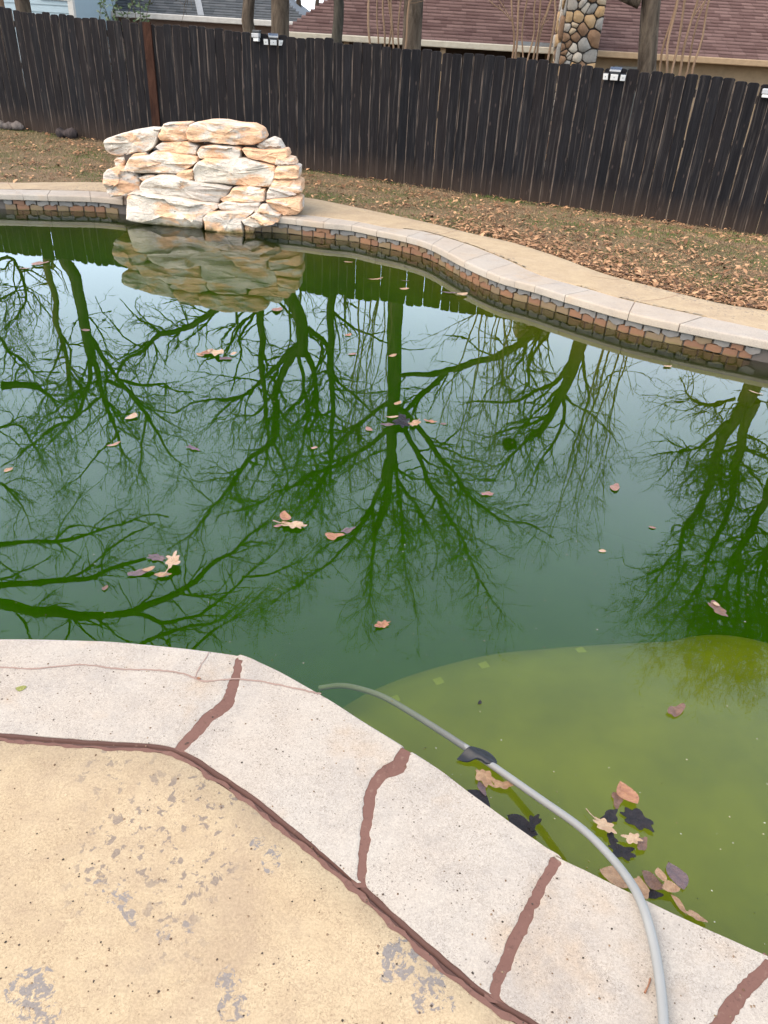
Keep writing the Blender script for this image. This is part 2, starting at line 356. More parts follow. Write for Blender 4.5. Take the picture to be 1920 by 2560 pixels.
wm = bpy.data.materials.new('green_water'); wm.use_nodes = True; t = wm.node_tree; t.nodes.clear()
k = M.__new__(M); k.m = wm; k.t = t
v = k.obj(); hgt = k.math('ADD', k.noise(v, 3.2, 2, .5), k.math('MULTIPLY', k.noise(v, 11, 2, .5), .12))
bn = k.n('Bump', {'Height': hgt, 'Strength': 1., 'Distance': .00025})
fr = k.n('Fresnel', {'IOR': 1.333, 'Normal': bn})
gl = k.n('BsdfGlossy', {'Roughness': 0.0, 'Color': (1, 1, 1, 1), 'Normal': bn}); tr = k.n('BsdfTransparent')
mx = k.n('MixShader', {0: fr, 1: tr, 2: gl}); out = t.nodes.new('ShaderNodeOutputMaterial'); t.links.new(mx, out.inputs['Surface'])
ab = k.n('VolumeAbsorption', {'Color': (.44, .72, .01, 1), 'Density': 1.2}); scv = k.n('VolumeScatter', {'Color': (.25, .50, .01, 1), 'Density': .15, 'Anisotropy': .2})
t.links.new(k.n('AddShader', {0: ab, 1: scv}), out.inputs['Volume'])
wo = offs(cF, .10)
n = NB; Vw = [(C0[0], C0[1], -2.4), (C0[0], C0[1], 0)] + [(*p, -2.4) for p in wo] + [(*p, 0.) for p in wo]
Fw = []
for i in range(n):
    j = (i+1) % n; Fw += [(0, 2+j, 2+i), (1, 2+n+i, 2+n+j), (2+i, 2+j, 2+n+j, 2+n+i)]
link('water', mesh('water', Vw, Fw), wm, kind='structure')

# pale square marker tiles along the bench edge
ym = flat('pale_yellow_tile', (.37, .34, .035), .8)
basin = bpy.data.objects['pool_basin']
for x, y in [(1460, 1590), (1215, 1632), (1100, 1675), (990, 1718), (880, 1782)]:
    y += 6; p = on(x, y, -.40); q = on(x+25, y-8, -.40); a = math.atan2(q[1]-p[1], q[0]-p[0])
    V, Fc = box(-.022, .022, -.022, .022, 0, .0025); o = bevel(link('marker_tile', mesh('marker_tile', V, Fc), ym, basin), .003)
    o.location = (p[0], p[1], depth(p[0], p[1])+.004); o.rotation_euler = (0, 0, a)

# ------------------------------------------------------------------ waterline stone tiles
def algae(k, v, c, z0, z1, f=.85):
    z = k.math('ADD', k.n('SeparateXYZ', {0: v}, out=2), k.math('MULTIPLY', k.math('SUBTRACT', k.noise(v, 9, 4), .5), .05))
    return k.mix(k.n('MapRange', {'Value': z, 'From Min': z0, 'From Max': z1, 'To Min': f, 'To Max': 0.}), c, (.13, .115, .02))
def m_tile(name, a, b):
    k = M(name, .6, .4); v = k.obj(); r = k.rand()
    k.col(algae(k, v, k.mix(k.noise(v, 18, 5, .65), k.mix(r, a, b), tuple(c*.55 for c in a)), -.012, .018)); k.bump(k.noise(v, 50, 4), .5, .004); return k.m
TG = m_tile('grey_tile', (.22, .21, .21), (.34, .30, .27)); TO = m_tile('orange_tile', (.36, .17, .08), (.22, .10, .055)); TY = m_tile('ochre_tile', (.30, .20, .10), (.22, .15, .09))
GRT = flat('grout', (.13, .11, .10))
V = []
loft('tile_grout', [(offs(cF, .053), DZ-.05), (offs(cF, .053), -.16)], GRT, kind='structure')
grout = bpy.data.objects['tile_grout']
ff = resample(np.array(spline([*far_front], 10)), step=.0125)
cum = np.arange(len(ff))*.0125
def wallpt(s, z):
    i = min(max(s/.0125, 0), len(ff)-2.001); a = int(i); p = ff[a]+(ff[a+1]-ff[a])*(i-a); tg = ff[min(a+2, len(ff)-1)]-ff[max(a-1, 0)]; tg /= np.linalg.norm(tg)
    nn = np.array([tg[1], -tg[0]]); nn = nn if np.dot(nn, p-C0) > 0 else -nn
    return p, nn, z
s = .02; nt = 0; Ltot = cum[-1]
for row, (z0, z1) in enumerate([(.058, .115), (-.004, .066), (-.08, -.008)]):
    s = .02+row*.05
    while s < Ltot-.1:
        wdt = rnd.uniform(.10, .175); 
        sx = wallpt(s, 0)[0][0]
        if -3.4 < sx < -1.65: s += wdt; continue
        us = np.linspace(s+.004, s+wdt-.004, 6); V = []
        zo = rnd.uniform(-.008, .008); amp = rnd.uniform(.009, .016) if row == 0 else rnd.uniform(.002, .006); ph = rnd.random()*6
        for proud in (0., 1.):
            for u_i, u in enumerate(us):
                for e in (0, 1):
                    z = (z0, z1)[e]+zo*(.5 if e else 1) + (amp*math.sin(ph+u_i*1.25) if e else amp*math.sin(ph+1+u_i*1.25))*.8
                    if proud:
                        z += (.005, -.005)[e]; uu = u+(.005 if u_i == 0 else -.005 if u_i == 5 else 0)
                    else: uu = u
                    p, nn, _ = wallpt(uu, 0); d = .054 if not proud else (.030 if row == 0 else .040)-.004*math.sin(u_i/5*math.pi)
                    V.append((*(p+nn*d), z))
        Fc = []
        for i in range(5):
            a = 12+i*2; Fc.append((a, a+2, a+3, a+1)); b = i*2
            Fc += [(b, b+2, a+2, a), (b+1, a+1, a+3, b+3)]
        Fc += [(0, 12, 13, 1), (10, 11, 23, 22)]
        mt = (TG if rnd.random() < .85 else TY) if row == 0 else (TO if rnd.random() < .6 else TY)
        if row == 0 and rnd.random() < .12: mt = TO
        link('tile', mesh('tile', V, Fc), mt, grout); nt += 1; s += wdt
print('tiles', nt)

# ------------------------------------------------------------------ coping stones
coping = empty('pool_coping', (0, 0, 0), kind='structure')
def ccurve(P): return np.array(P)
def nearest(P, q): return int(np.argmin(((P-np.asarray(q))**2).sum(1)))
def stone(fr, jo, A, B, mat, name='coping_stone', nv=14):
    """fr, jo: front and back edge (N x 2, same direction); A, B: side edges from back to front"""
    nu = 40 if nv > 20 else 26; U = np.linspace(0, 1, nu); Vv = np.linspace(0, 1, nv)
    fr = resample(fr, n=nu); jo = resample(jo, n=nu); A = resample(A, n=nv); B = resample(B, n=nv)
    G = np.zeros((nu, nv, 2))
    for i, u in enumerate(U):
        for j, q in enumerate(Vv):
            G[i, j] = (1-q)*jo[i]+q*fr[i]+(1-u)*A[j]+u*B[j]-((1-u)*(1-q)*A[0]+u*(1-q)*B[0]+(1-u)*q*A[-1]+u*q*B[-1])
    # out towards the water
    ft = np.gradient(G[:, -1], axis=0); fd = np.stack([-ft[:, 1], ft[:, 0]], 1); fd /= np.linalg.norm(fd, axis=1)[:, None]
    if (fd*(G[:, -1]-G[:, 0])).sum() < 0: fd = -fd
    cols = [(G[:, 0], DZ-.05), (G[:, 0], DZ-.005), (G[:, 0]+(G[:, 1]-G[:, 0])*.15, DZ)]
    for j in range(1, nv-1): cols.append((G[:, j], DZ))
    r = .016
    for a in (0, 22, 45, 68, 90): cols.append((G[:, -1]-fd*(r-r*math.sin(math.radians(a))), DZ-r+r*math.cos(math.radians(a))))
    cols += [(G[:, -1], DZ-.062), (G[:, -1]-fd*.006, DZ-.068), (G[:, -1]-fd*.10, DZ-.068)]
    P = np.stack([np.column_stack([c[0], np.full(nu, c[1])]) for c in cols], 1)
    # chipped, slightly uneven surface
    for i in range(nu):
        for j in range(2, P.shape[1]-3):
            P[i, j, 2] += .0012*mn.noise(Vector((P[i, j, 0]*9, P[i, j, 1]*9, 1)))
    s0 = P[0].copy(); s1 = P[-1].copy(); dn = np.array([0, 0, 1.])
    ctr = P.mean((0, 1))
    s0b = s0+(P[1]-P[0])*0; s0t = s0.copy(); s0b[:, 2] = np.minimum(s0b[:, 2], DZ-.05); s1b = s1.copy(); s1b[:, 2] = np.minimum(s1b[:, 2], DZ-.05)
    P[0, :, 2] -= .0012; P[-1, :, 2] -= .0012
    P = np.concatenate([s0b[None], P[:1], (P[:1]*.8+P[1:2]*.2)+np.array([0, 0, .001]), P[1:-1], (P[-1:]*.8+P[-2:-1]*.2)+np.array([0, 0, .001]), P[-1:], s1b[None]])
    nu2, nv2 = P.shape[:2]
    me = mesh(name, P.reshape(-1, 3), grid_faces(nu2, nv2), True); me.set_sharp_from_angle(angle=.5); return link(name, me, mat, coping)
def jagged(P, amp, seed, fr=22, step=.012):
    P = resample(np.asarray(P), step=step); T = np.gradient(P, axis=0); T /= np.linalg.norm(T, axis=1)[:, None]; N = np.stack([-T[:, 1], T[:, 0]], 1)
    a = np.array([.55*mn.noise(Vector((p[0]*fr, p[1]*fr, seed)))+.6*mn.noise(Vector((p[0]*fr*2.7, p[1]*fr*2.7, seed+5)))+.6*mn.noise(Vector((p[0]*fr*6, p[1]*fr*6, seed+2))) for p in P])
    return P+N*(a*amp)[:, None]
def ribbon(name, P, prof, mat, parent, seed=0, amp=0.):
    """prof: list of (offset, z); the outer two wander by amp"""
    T = np.gradient(P, axis=0); T /= np.linalg.norm(T, axis=1)[:, None]+1e-9; N = np.stack([-T[:, 1], T[:, 0]], 1); cols = []
    for q, (o_, z) in enumerate(prof):
        e = amp if q in (0, len(prof)-1) else amp*.15
        a = np.array([mn.noise(Vector((p[0]*30, p[1]*30, seed+q)))*e for p in P])
        w_ = o_ if np.ndim(o_) else np.full(len(P), o_)
        cols.append(np.column_stack([P+N*(w_+a)[:, None], np.full(len(P), z)]))
    V = np.stack(cols, 1); return link(name, mesh(name, V.reshape(-1, 3), grid_faces(len(P), len(prof)), True), mat, parent)

# near bands: photo centre line from the back joint to the water, with half widths in metres
bands = [
  ([(-420, 1835), (-410, 1700), (-400, 1600)], [.004, .004, .004]),
  ([(445, 1876), (488, 1831), (521, 1793), (564, 1761), (583, 1712), (597, 1647), (598, 1640)], [.020, .023, .027, .026, .019, .012, .009]),
  ([(903, 2218), (903, 2197), (909, 2126), (918, 2051), (929, 1976), (955, 1935), (993, 1916), (1012, 1880), (1022, 1870)], [.015, .013, .015, .016, .019, .021, .030, .020, .022]),
  ([(1236, 2506), (1239, 2471), (1264, 2404), (1306, 2311), (1348, 2226), (1391, 2150), (1396, 2142)], [.012, .013, .017, .018, .014, .016, .018]),
  ([(1700, 2700), (1790, 2580), (1829, 2518), (1881, 2453), (1940, 2396)], [.016, .019, .020, .016, .014]),
  ([(2060, 3020), (2180, 2760), (2290, 2541)], [.014, .016, .014]),
]
nf = spline([*[on(x, y, DZ)[:2] for x, y in [(-460, 1606), (-200, 1600)]], *near_front, *near_ext], 14)
nj = spline([*[on(x, y, DZ)[:2] for x, y in [(-460, 1815), (-200, 1828)]], *near_joint, *near_jext], 14)
BW = []
for L, wd in bands:
    c = spline(L2(L), 8); wf = .86*np.interp(np.linspace(0, 1, len(c)), np.linspace(0, 1, len(wd)), wd)
    T = np.gradient(c, axis=0); T /= np.linalg.norm(T, axis=1)[:, None]; N = np.stack([T[:, 1], -T[:, 0]], 1)   # to the right going frontwards
    BW.append((c-N*wf[:, None], c+N*wf[:, None], c, wf))
def cut(P, a, b):
    i, j = nearest(P, a), nearest(P, b); 
    return P[i:j+1] if j > i+1 else P[j:i+1][::-1]
for i in range(len(BW)-1):
    A = jagged(BW[i][1], .007, i*3+1, 26, .006); B = jagged(BW[i+1][0], .007, i*3+2, 26, .006)
    A[-1] = nf[nearest(nf, A[-1])]; B[-1] = nf[nearest(nf, B[-1])]; A[0] = nj[nearest(nj, A[0])]; B[0] = nj[nearest(nj, B[0])]
    f_ = cut(nf, A[-1], B[-1]); j_ = jagged(cut(nj, A[0], B[0]), .004, i+30, 18, .02)
    jn = np.gradient(j_, axis=0); jn /= np.linalg.norm(jn, axis=1)[:, None]; nn = np.stack([-jn[:, 1], jn[:, 0]], 1); j_ = j_+nn*.012
    A = np.vstack([j_[:1], A[2:]]); B = np.vstack([j_[-1:], B[2:]]); f_ = np.vstack([A[-1:], f_[1:-1], B[-1:]])
    stone(f_, j_, A, B, COPE, nv=44)
for i, (a, b, c, wf) in enumerate(BW[1:]):
    c2 = resample(c, step=.01); w2 = np.interp(np.linspace(0, 1, len(c2)), np.linspace(0, 1, len(wf)), wf)+.012
    T = c2[-1]-c2[-2]; T /= np.linalg.norm(T)
    k2 = len(c2)-2
    ribbon('mortar_joint', c2[:k2+1], [(-w2[:k2+1], DZ-.0022), (0*w2[:k2+1], DZ-.0015), (w2[:k2+1], DZ-.0022)], MORT, coping, i, .0)
    V = np.array([[*(c2[k2]+s_*np.array([-T[1], T[0]])*w2[k2]), z] for s_ in (-1, 1) for z in (DZ-.0035, DZ-.066)]); 
    link('mortar_joint', mesh('mortar_joint', V, [(0, 1, 3, 2)]), MORT, coping)
jj = jagged(nj, .0025, 77, 9, .012)
ribbon('expansion_joint', jj, [(-.020, DZ-.003), (-.006, DZ-.0015), (-.0035, DZ-.003), (.0, DZ-.014), (.003, DZ-.003), (.0055, DZ-.0015), (.017, DZ-.003)], MORT2, coping, 3, .006)
# wet brown smear over the deck side of the joint
ribbon('joint_smear', jagged(nj, .002, 12, 9, .012), [(-.020, DZ+.0006), (-.008, DZ+.0008)], MORT, coping, 8, .010)

# thin filled cracks in the first stone
CR = flat('crack_filler', (.33, .22, .19))
for L in ([(0, 1668), (81, 1672), (150, 1666), (217, 1663), (304, 1673), (412, 1677), (460, 1686), (488, 1697), (515, 1704), (580, 1698), (640, 1702), (700, 1714), (749, 1723), (803, 1735)], [(488, 1694), (500, 1668), (518, 1640), (523, 1630)]):
    wd = .0028 if len(L) > 5 else .0011
    ribbon('crack', jagged(spline(L2(L), 6), .004, 5, 25, .008), [(-wd, DZ+.0016), (0, DZ+.0022), (wd, DZ+.0016)], CR, coping, 4, .002)

# far stones, joints where the photograph shows them
fj = [(1990, 868, 2010, 842), (1693, 811, 1758, 791), (1573, 784, 1583, 755), (1413, 738, 1477, 724), (1338, 714, 1412, 704), (1285, 701, 1357, 686), (1249, 690, 1333, 676), (1214, 677, 1284, 657), (1162, 654, 1225, 632), (1120, 631, 1162, 608), (1080, 611, 1105, 592), (1017, 591, 1057, 578), (942, 576, 970, 569), (879, 563, 900, 555), (809, 556, 826, 545), (744, 548, 760, 537), (690, 542, 700, 531)]
fjl = [(300, 499, 305, 486), (224, 491, 222, 479), (118, 488, 126, 475), (58, 487, 30, 473), (-60, 483, -70, 470), (-170, 480, -180, 467)]
ffr = spline([*[on(x, y, DZ)[:2] for x, y in [(2100, 890)]], *far_front, *[on(x, y, DZ)[:2] for x, y in [(-100, 481), (-220, 478)]]], 14)
fjo = spline([*[on(x, y, DZ)[:2] for x, y in [(2100, 862)]], *far_joint, *[on(x, y, DZ)[:2] for x, y in [(-100, 470), (-220, 467)]]], 14)
for lst in (fj, fjl):
    for a, b in zip(lst[:-1], lst[1:]):
        fa, fb = nearest(ffr, on(a[0], a[1], DZ)[:2]), nearest(ffr, on(b[0], b[1], DZ)[:2]); ja, jb = nearest(fjo, on(a[2], a[3], DZ)[:2]), nearest(fjo, on(b[2], b[3], DZ)[:2])
        f_ = resample(ffr[fa:fb+1], n=20); j_ = resample(fjo[ja:jb+1], n=20)
        g = .006/np.linalg.norm(f_[-1]-f_[0]); f_ = resample(np.vstack([f_[0]+(f_[1]-f_[0])*.12, f_[1:-1], f_[-1]+(f_[-2]-f_[-1])*.12]), n=20); j_ = np.vstack([j_[0]+(j_[1]-j_[0])*.15, j_[1:-1], j_[-1]+(j_[-2]-j_[-1])*.15])
        stone(f_, j_, np.array([j_[0], f_[0]]), np.array([j_[-1], f_[-1]]), COPEF)
fb_ = resample(ffr, step=.03); 
def offopen(P, d):
    T = np.gradient(P, axis=0); T /= np.linalg.norm(T, axis=1)[:, None]; N = np.stack([T[:, 1], -T[:, 0]], 1); N = N if ((P-C0)*N).sum() > 0 else -N; return P+N*d
fb2 = resample(ffr, n=300); jb2 = resample(fjo, n=300)
V = np.stack([np.column_stack([offopen(fb2, .014), np.full(300, DZ-.06)]), np.column_stack([offopen(fb2, .014), np.full(300, DZ-.008)]), np.column_stack([offopen(jb2, .03), np.full(300, DZ-.008)])], 1)
link('mortar_bed', mesh('mortar_bed', V.reshape(-1, 3), grid_faces(300, 3), False), flat('pale_mortar', (.30, .22, .18)), coping)
# rest of the coping, out of the photograph (right and left ends)
def plain(idx0, idx1, sh0=0, sh1=0):
    n_ = idx1-idx0; ids = [(i) % NB for i in range(idx0, idx1)]; jds = [int(round(i+sh0*max(0, 1-(i-idx0)/48)+sh1*max(0, 1-(idx1-i)/48))) % NB for i in range(idx0, idx1)]
    step = 16
    for q in range(0, len(ids)-step, step):
        f_ = cF[ids[q:q+step+1]]; j_ = cJ[jds[q:q+step+1]]
        if (f_[0]-f_[-1]).any():
            f2 = f_[::-1]; j2 = j_[::-1]; stone(f2, j2, np.array([j2[0]+(j2[1]-j2[0])*.2, f2[0]+(f2[1]-f2[0])*.2]), np.array([j2[-1]+(j2[-2]-j2[-1])*.2, f2[-1]+(f2[-2]-f2[-1])*.2]), COPEF)
def bear(p): 
    a = math.atan2(p[1]-C0[1], p[0]-C0[0]); return int((a+math.pi)/(2*math.pi)*NB)
iR0 = bear(nf[-1])+2; iR1 = bear(ffr[0])-1; plain(iR0, iR1, bear(nj[-1])-bear(nf[-1])+1, bear(fjo[0])-bear(ffr[0]))
iL0 = bear(ffr[-1])+1; iL1 = bear(nf[0])-1
plain(iL0, iL1 if iL1 > iL0 else iL1+NB, bear(fjo[-1])-bear(ffr[-1]), bear(nj[0])-bear(nf[0]))
loft('coping_bed', [(offs(cF, .034), DZ-.075), (offs(cF, .034), DZ-.066), (offs(cJ, .06), DZ-.066), (offs(cJ, .06), DZ-.09)], GRT, smooth=False, kind='structure')
# joints across the far deck
CRK = flat('deck_crack', (.34, .22, .14))
deck = bpy.data.objects['pool_deck']
for L in ([(1704, 735), (1650, 748), (1600, 753)], [(1145, 575), (1100, 586), (1062, 586)], [(18, 455), (32, 472)], [(1477, 690), (1530, 698), (1560, 696)]):
    ribbon('deck_joint', jagged(spline(L2(L), 5), .004, 3, 14, .02), [(-.006, DZ+.001), (.006, DZ+.001)], CRK, deck, 2, .002)

# ------------------------------------------------------------------ stacked stone waterfall
pile = empty('rock_waterfall', (-2.6, 9.2, 0), label='stacked waterfall of cream and orange stone slabs standing on the far pool edge', category='waterfall')
def z5(L): return [(230+x*.33755, 280+y*.33755) for x, y in L]
rocks = [   # outline in the photograph, distance Y, depth of the slab
 ([(65,230),(85,205),(170,175),(310,140),(400,125),(500,130),(486,180),(475,215),(450,265),(400,297),(330,298),(200,335),(130,320),(80,290)], 9.42, .42),
 ([(480,190),(500,130),(515,92),(620,85),(705,86),(705,150),(705,215),(640,228),(560,226),(500,220)], 9.40, .4),
 ([(690,150),(715,95),(850,70),(950,75),(1050,95),(1170,105),(1240,135),(1265,200),(1250,230),(1180,250),(1080,252),(920,247),(850,222),(760,230),(700,215)], 9.36, .5),
 ([(460,262),(500,235),(620,222),(690,222),(780,255),(772,320),(700,322),(580,307),(500,290)], 9.36, .4),
 ([(768,300),(790,260),(900,250),(1080,262),(1100,275),(1095,358),(960,356),(785,345)], 9.34, .4),
 ([(1103,280),(1120,268),(1270,288),(1440,283),(1452,340),(1400,345),(1360,402),(1290,387),(1220,367),(1150,345)], 9.32, .4),
 ([(1208,260),(1230,235),(1330,193),(1380,215),(1415,285),(1350,292),(1260,292)], 9.42, .3),
 ([(1348,400),(1362,345),(1420,336),(1490,352),(1510,395),(1490,414),(1400,420)], 9.28, .34),
 ([(225,430),(250,380),(270,340),(400,330),(430,300),(520,298),(640,323),(770,338),(777,370),(740,402),(640,467),(560,462),(480,467),(320,462)], 9.28, .5),
 ([(150,365),(165,343),(230,335),(242,380),(222,425),(180,428),(165,395)], 9.42, .25),
 ([(285,332),(300,313),(390,303),(410,335),(340,347)], 9.38, .3),
 ([(70,460),(95,435),(180,412),(240,432),(300,465),(340,510),(348,590),(300,612),(230,627),(130,637),(95,600),(75,530)], 9.26, .5),
 ([(738,430),(755,385),(830,355),(960,357),(1120,352),(1200,377),(1355,412),(1345,520),(1320,562),(1200,567),(1020,547),(820,532),(742,515)], 9.22, .5),
 ([(618,465),(660,437),(745,428),(748,518),(690,518),(630,497)], 9.24, .35),
 ([(333,490),(400,472),(460,472),(425,492),(370,518)], 9.30, .3),
 ([(1343,440),(1358,413),(1500,406),(1527,420),(1527,497),(1450,503),(1343,503)], 9.20, .4),
 ([(1318,540),(1338,503),(1500,498),(1547,523),(1552,602),(1500,622),(1400,592),(1328,577)], 9.20, .42),
 ([(1288,600),(1305,568),(1440,588),(1505,618),(1420,642),(1340,658),(1288,642)], 9.10, .4),
 ([(1285,660),(1350,648),(1500,633),(1545,655),(1550,740),(1512,772),(1420,778),(1300,720)], 9.08, .42),
 ([(338,560),(360,520),(480,477),(600,482),(740,528),(900,548),(1022,573),(1002,622),(942,652),(932,682),(780,667),(560,627),(400,612),(350,602)], 9.14, .55),
 ([(943,650),(1000,618),(1030,577),(1130,563),(1180,588),(1270,588),(1280,662),(1200,682),(1050,682),(960,672)], 9.10, .5),
 ([(1118,572),(1160,558),(1240,573),(1242,602),(1150,600)], 9.16, .3),
 ([(238,650),(250,618),(340,610),(560,637),(760,677),(900,687),(945,710),(900,742),(825,772),(812,880),(740,880),(620,870),(400,845),(250,800)], 9.02, .6),
 ([(923,700),(980,668),(1100,687),(1230,677),(1244,742),(1150,750),(1000,748),(938,727)], 9.02, .5),
 ([(813,790),(850,758),(960,748),(1192,742),(1132,792),(1100,815),(1125,930),(1060,935),(930,915),(835,905)], 8.92, .5),
 ([(1098,815),(1218,748),(1282,788),(1347,832),(1282,852),(1200,870),(1120,850)], 8.88, .4),
 ([(1223,740),(1238,703),(1282,707),(1312,748),(1382,778),(1378,822),(1332,832),(1280,792)], 8.92, .36),
 ([(1120,835),(1200,850),(1190,960),(1130,950)], 8.98, .3),
]
for q, (L, Y, dp) in enumerate(rocks):
    P = np.array([at(x, y, Y)[[0, 2]] for x, y in z5(L)]); c = P.mean(0); N = 48
    P = resample(spline(P, 3, True).tolist()+[P[0]] if False else np.vstack([P, P[:1]]), n=N+1)[:-1]
    size = min(np.ptp(P[:, 0]), np.ptp(P[:, 1])); rr = min(.024, size*.13); P = c+(P-c)*1.005
    d_in = np.linalg.norm(P-c, axis=1)[:, None]
    def inset(a): 
        sx = np.ptp(P[:, 0]); sz = np.ptp(P[:, 1]); return c+(P-c)*np.array([1-2*a/sx, 1-2*a/sz])
    rings = [(c+(P-c)*.02, 0), (c+(P-c)*.35, 0), (c+(P-c)*.65, .0), (inset(rr*.9), .003), (inset(rr*.55), .008), (inset(rr*.25), .018), (inset(rr*.04), .045), (P, .09), (P, dp*.35), (P, dp*.6), (inset(rr*.3), dp*.85), (inset(rr), dp), (c+(P-c)*.02, dp)]
    V = []
    for R, dy in rings:
        for p in R:
            x, z = p; y = Y+dy
            a = Vector((x*4.2+q*3.1, y*4.2, z*6.5)); 
            nz = mn.noise(a)*.022+abs(mn.noise(Vector((a.x*1.3, a.y, a.z*2.6))))*.036+abs(mn.noise(a*4.3))*.012; nx = mn.noise(a+Vector((9, 4, 2)))*.010; nzz = mn.noise(a*1.6+Vector((3, 8, 5)))*.010
            st = (math.floor((z*7+mn.noise(a*.6)*1.4+q)*1.5) % 3)*.017                # broken, layered face
            fr_ = 1 if dy < .06 else .4
            V.append((x+nx*(.8 if size > .1 else .3), y+(nz+st)*fr_*min(1, size/.15), z+nzz*(.8 if size > .1 else .3)))
    V = np.array(V).reshape(len(rings), N, 3).transpose(1, 0, 2).reshape(-1, 3)
    V = V-np.array([-2.6, 9.2, 0]); me = mesh('stone', V, grid_faces(N, len(rings), True)[:, ::-1].copy(), True); me.set_sharp_from_angle(angle=.55)
    o = link('stone', me, ROCK, pile)
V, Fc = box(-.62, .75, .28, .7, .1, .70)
core = link('core', mesh('core', V, Fc), flat('dark_gap_shade', (.10, .08, .07)), pile)  # added backing block; its dark colour stands in for shade between the stones

# ------------------------------------------------------------------ fence
fence = empty('board_fence', (0, FA, 0), label='long black stained wooden board fence behind the pool and lawn', category='fence')
def plank_mesh(wd, ht, seed):
    r = random.Random(seed); hw = wd/2; n = 5; c = r.uniform(.032, .045)
    out = [(-hw, -.0), (hw, -.0)]
    top = [(hw, ht-c)] + [(hw-c+c*math.cos(a), ht-c*.75+c*.75*math.sin(a)) for a in np.linspace(.25, 1.35, 3)] + [(r.uniform(-.3, .3)*hw, ht+r.uniform(-.002, .003))] + [(-hw+c-c*math.cos(a), ht-c*.75+c*.75*math.sin(a)) for a in np.linspace(1.35, .25, 3)] + [(-hw, ht-c)]
    O = out+top; nO = len(O); cx = 0; V = []; th = .017; b = .008
    V += [(x, 0, z) for x, z in O]                                   # back
    V += [(x, -th+b*.6, z) for x, z in O]                            # front, outer
    V += [(x*(1-2*b/wd), -th, min(z, ht-b) if z > .1 else z) for x, z in O]     # face
    Fc = [tuple(range(nO))[::1]]; mi = [0]
    for i in range(nO):
        j = (i+1) % nO; Fc.append((i, nO+i, nO+j, j)); mi.append(1); Fc.append((nO+i, 2*nO+i, 2*nO+j, nO+j)); mi.append(1 if i in (1, nO-1) else 0)
    Fc.append(tuple(range(2*nO, 3*nO))[::-1]); mi.append(0)
    return mesh('plank', V, Fc, False, mi)
PM = [plank_mesh(rnd.uniform(.145, .1505), 1.83, i) for i in range(10)]
for m_ in PM: m_.materials.append(PLK); m_.materials.append(PLE)
fd = np.array([1, FB])/math.hypot(1, FB); fang = math.atan2(FB, 1)
s = -9.6; fx = []
while s < 8.6:
    x = s*fd[0]; y = FA+s*fd[1]; m_ = rnd.choice(PM)
    o = bpy.data.objects.new('plank', m_); COL.objects.link(o); o.parent = fence
    z = fz(x)+rnd.uniform(-.02, .015)-.03
    o.location = (x, y-FA+rnd.uniform(-.004, .004), z+.0); o.rotation_euler = (rnd.uniform(-.006, .006), rnd.uniform(-.004, .004)+.0, fang+rnd.uniform(-.03, .03))
    o.scale = (1, 1, 1+rnd.uniform(-.008, .012)); s += .151+rnd.uniform(-.003, .004)
RAIL = flat('fence_rail_wood', (.05, .04, .035))
for hz in (.35, 1.0, 1.6):
    V = []; 
    for x in (-9.8, 8.8):
        for dy in (.004, .045):
            for dz in (-.045, .045): V.append((x*fd[0], x*fd[1]+dy+.003, fz(x*fd[0])+hz+dz))
    link('rail', mesh('rail', V, [(0, 1, 3, 2), (4, 6, 7, 5), (0, 4, 5, 1), (2, 3, 7, 6), (0, 2, 6, 4), (1, 5, 7, 3)]), RAIL, fence)
# red-brown post board on the pool side
p = at(383, 180, FA+FB*-3.9); xs = -3.93
for i in range(8):
    d = ray(381, 180); tt = FA/(d[1]-FB*d[0]); xs = d[0]*tt
V, Fc = box(-.075, .075, -.045, -.018, 0, 1.81)
o = bevel(link('post_board', mesh('post_board', V, Fc), m_bark('red_brown_wood', (.03, .013, .009), (.075, .034, .022)), fence, label='bare red-brown upright board'), .004)
o.location = (xs, FB*xs, fz(xs)); o.rotation_euler = (0, 0, fang)

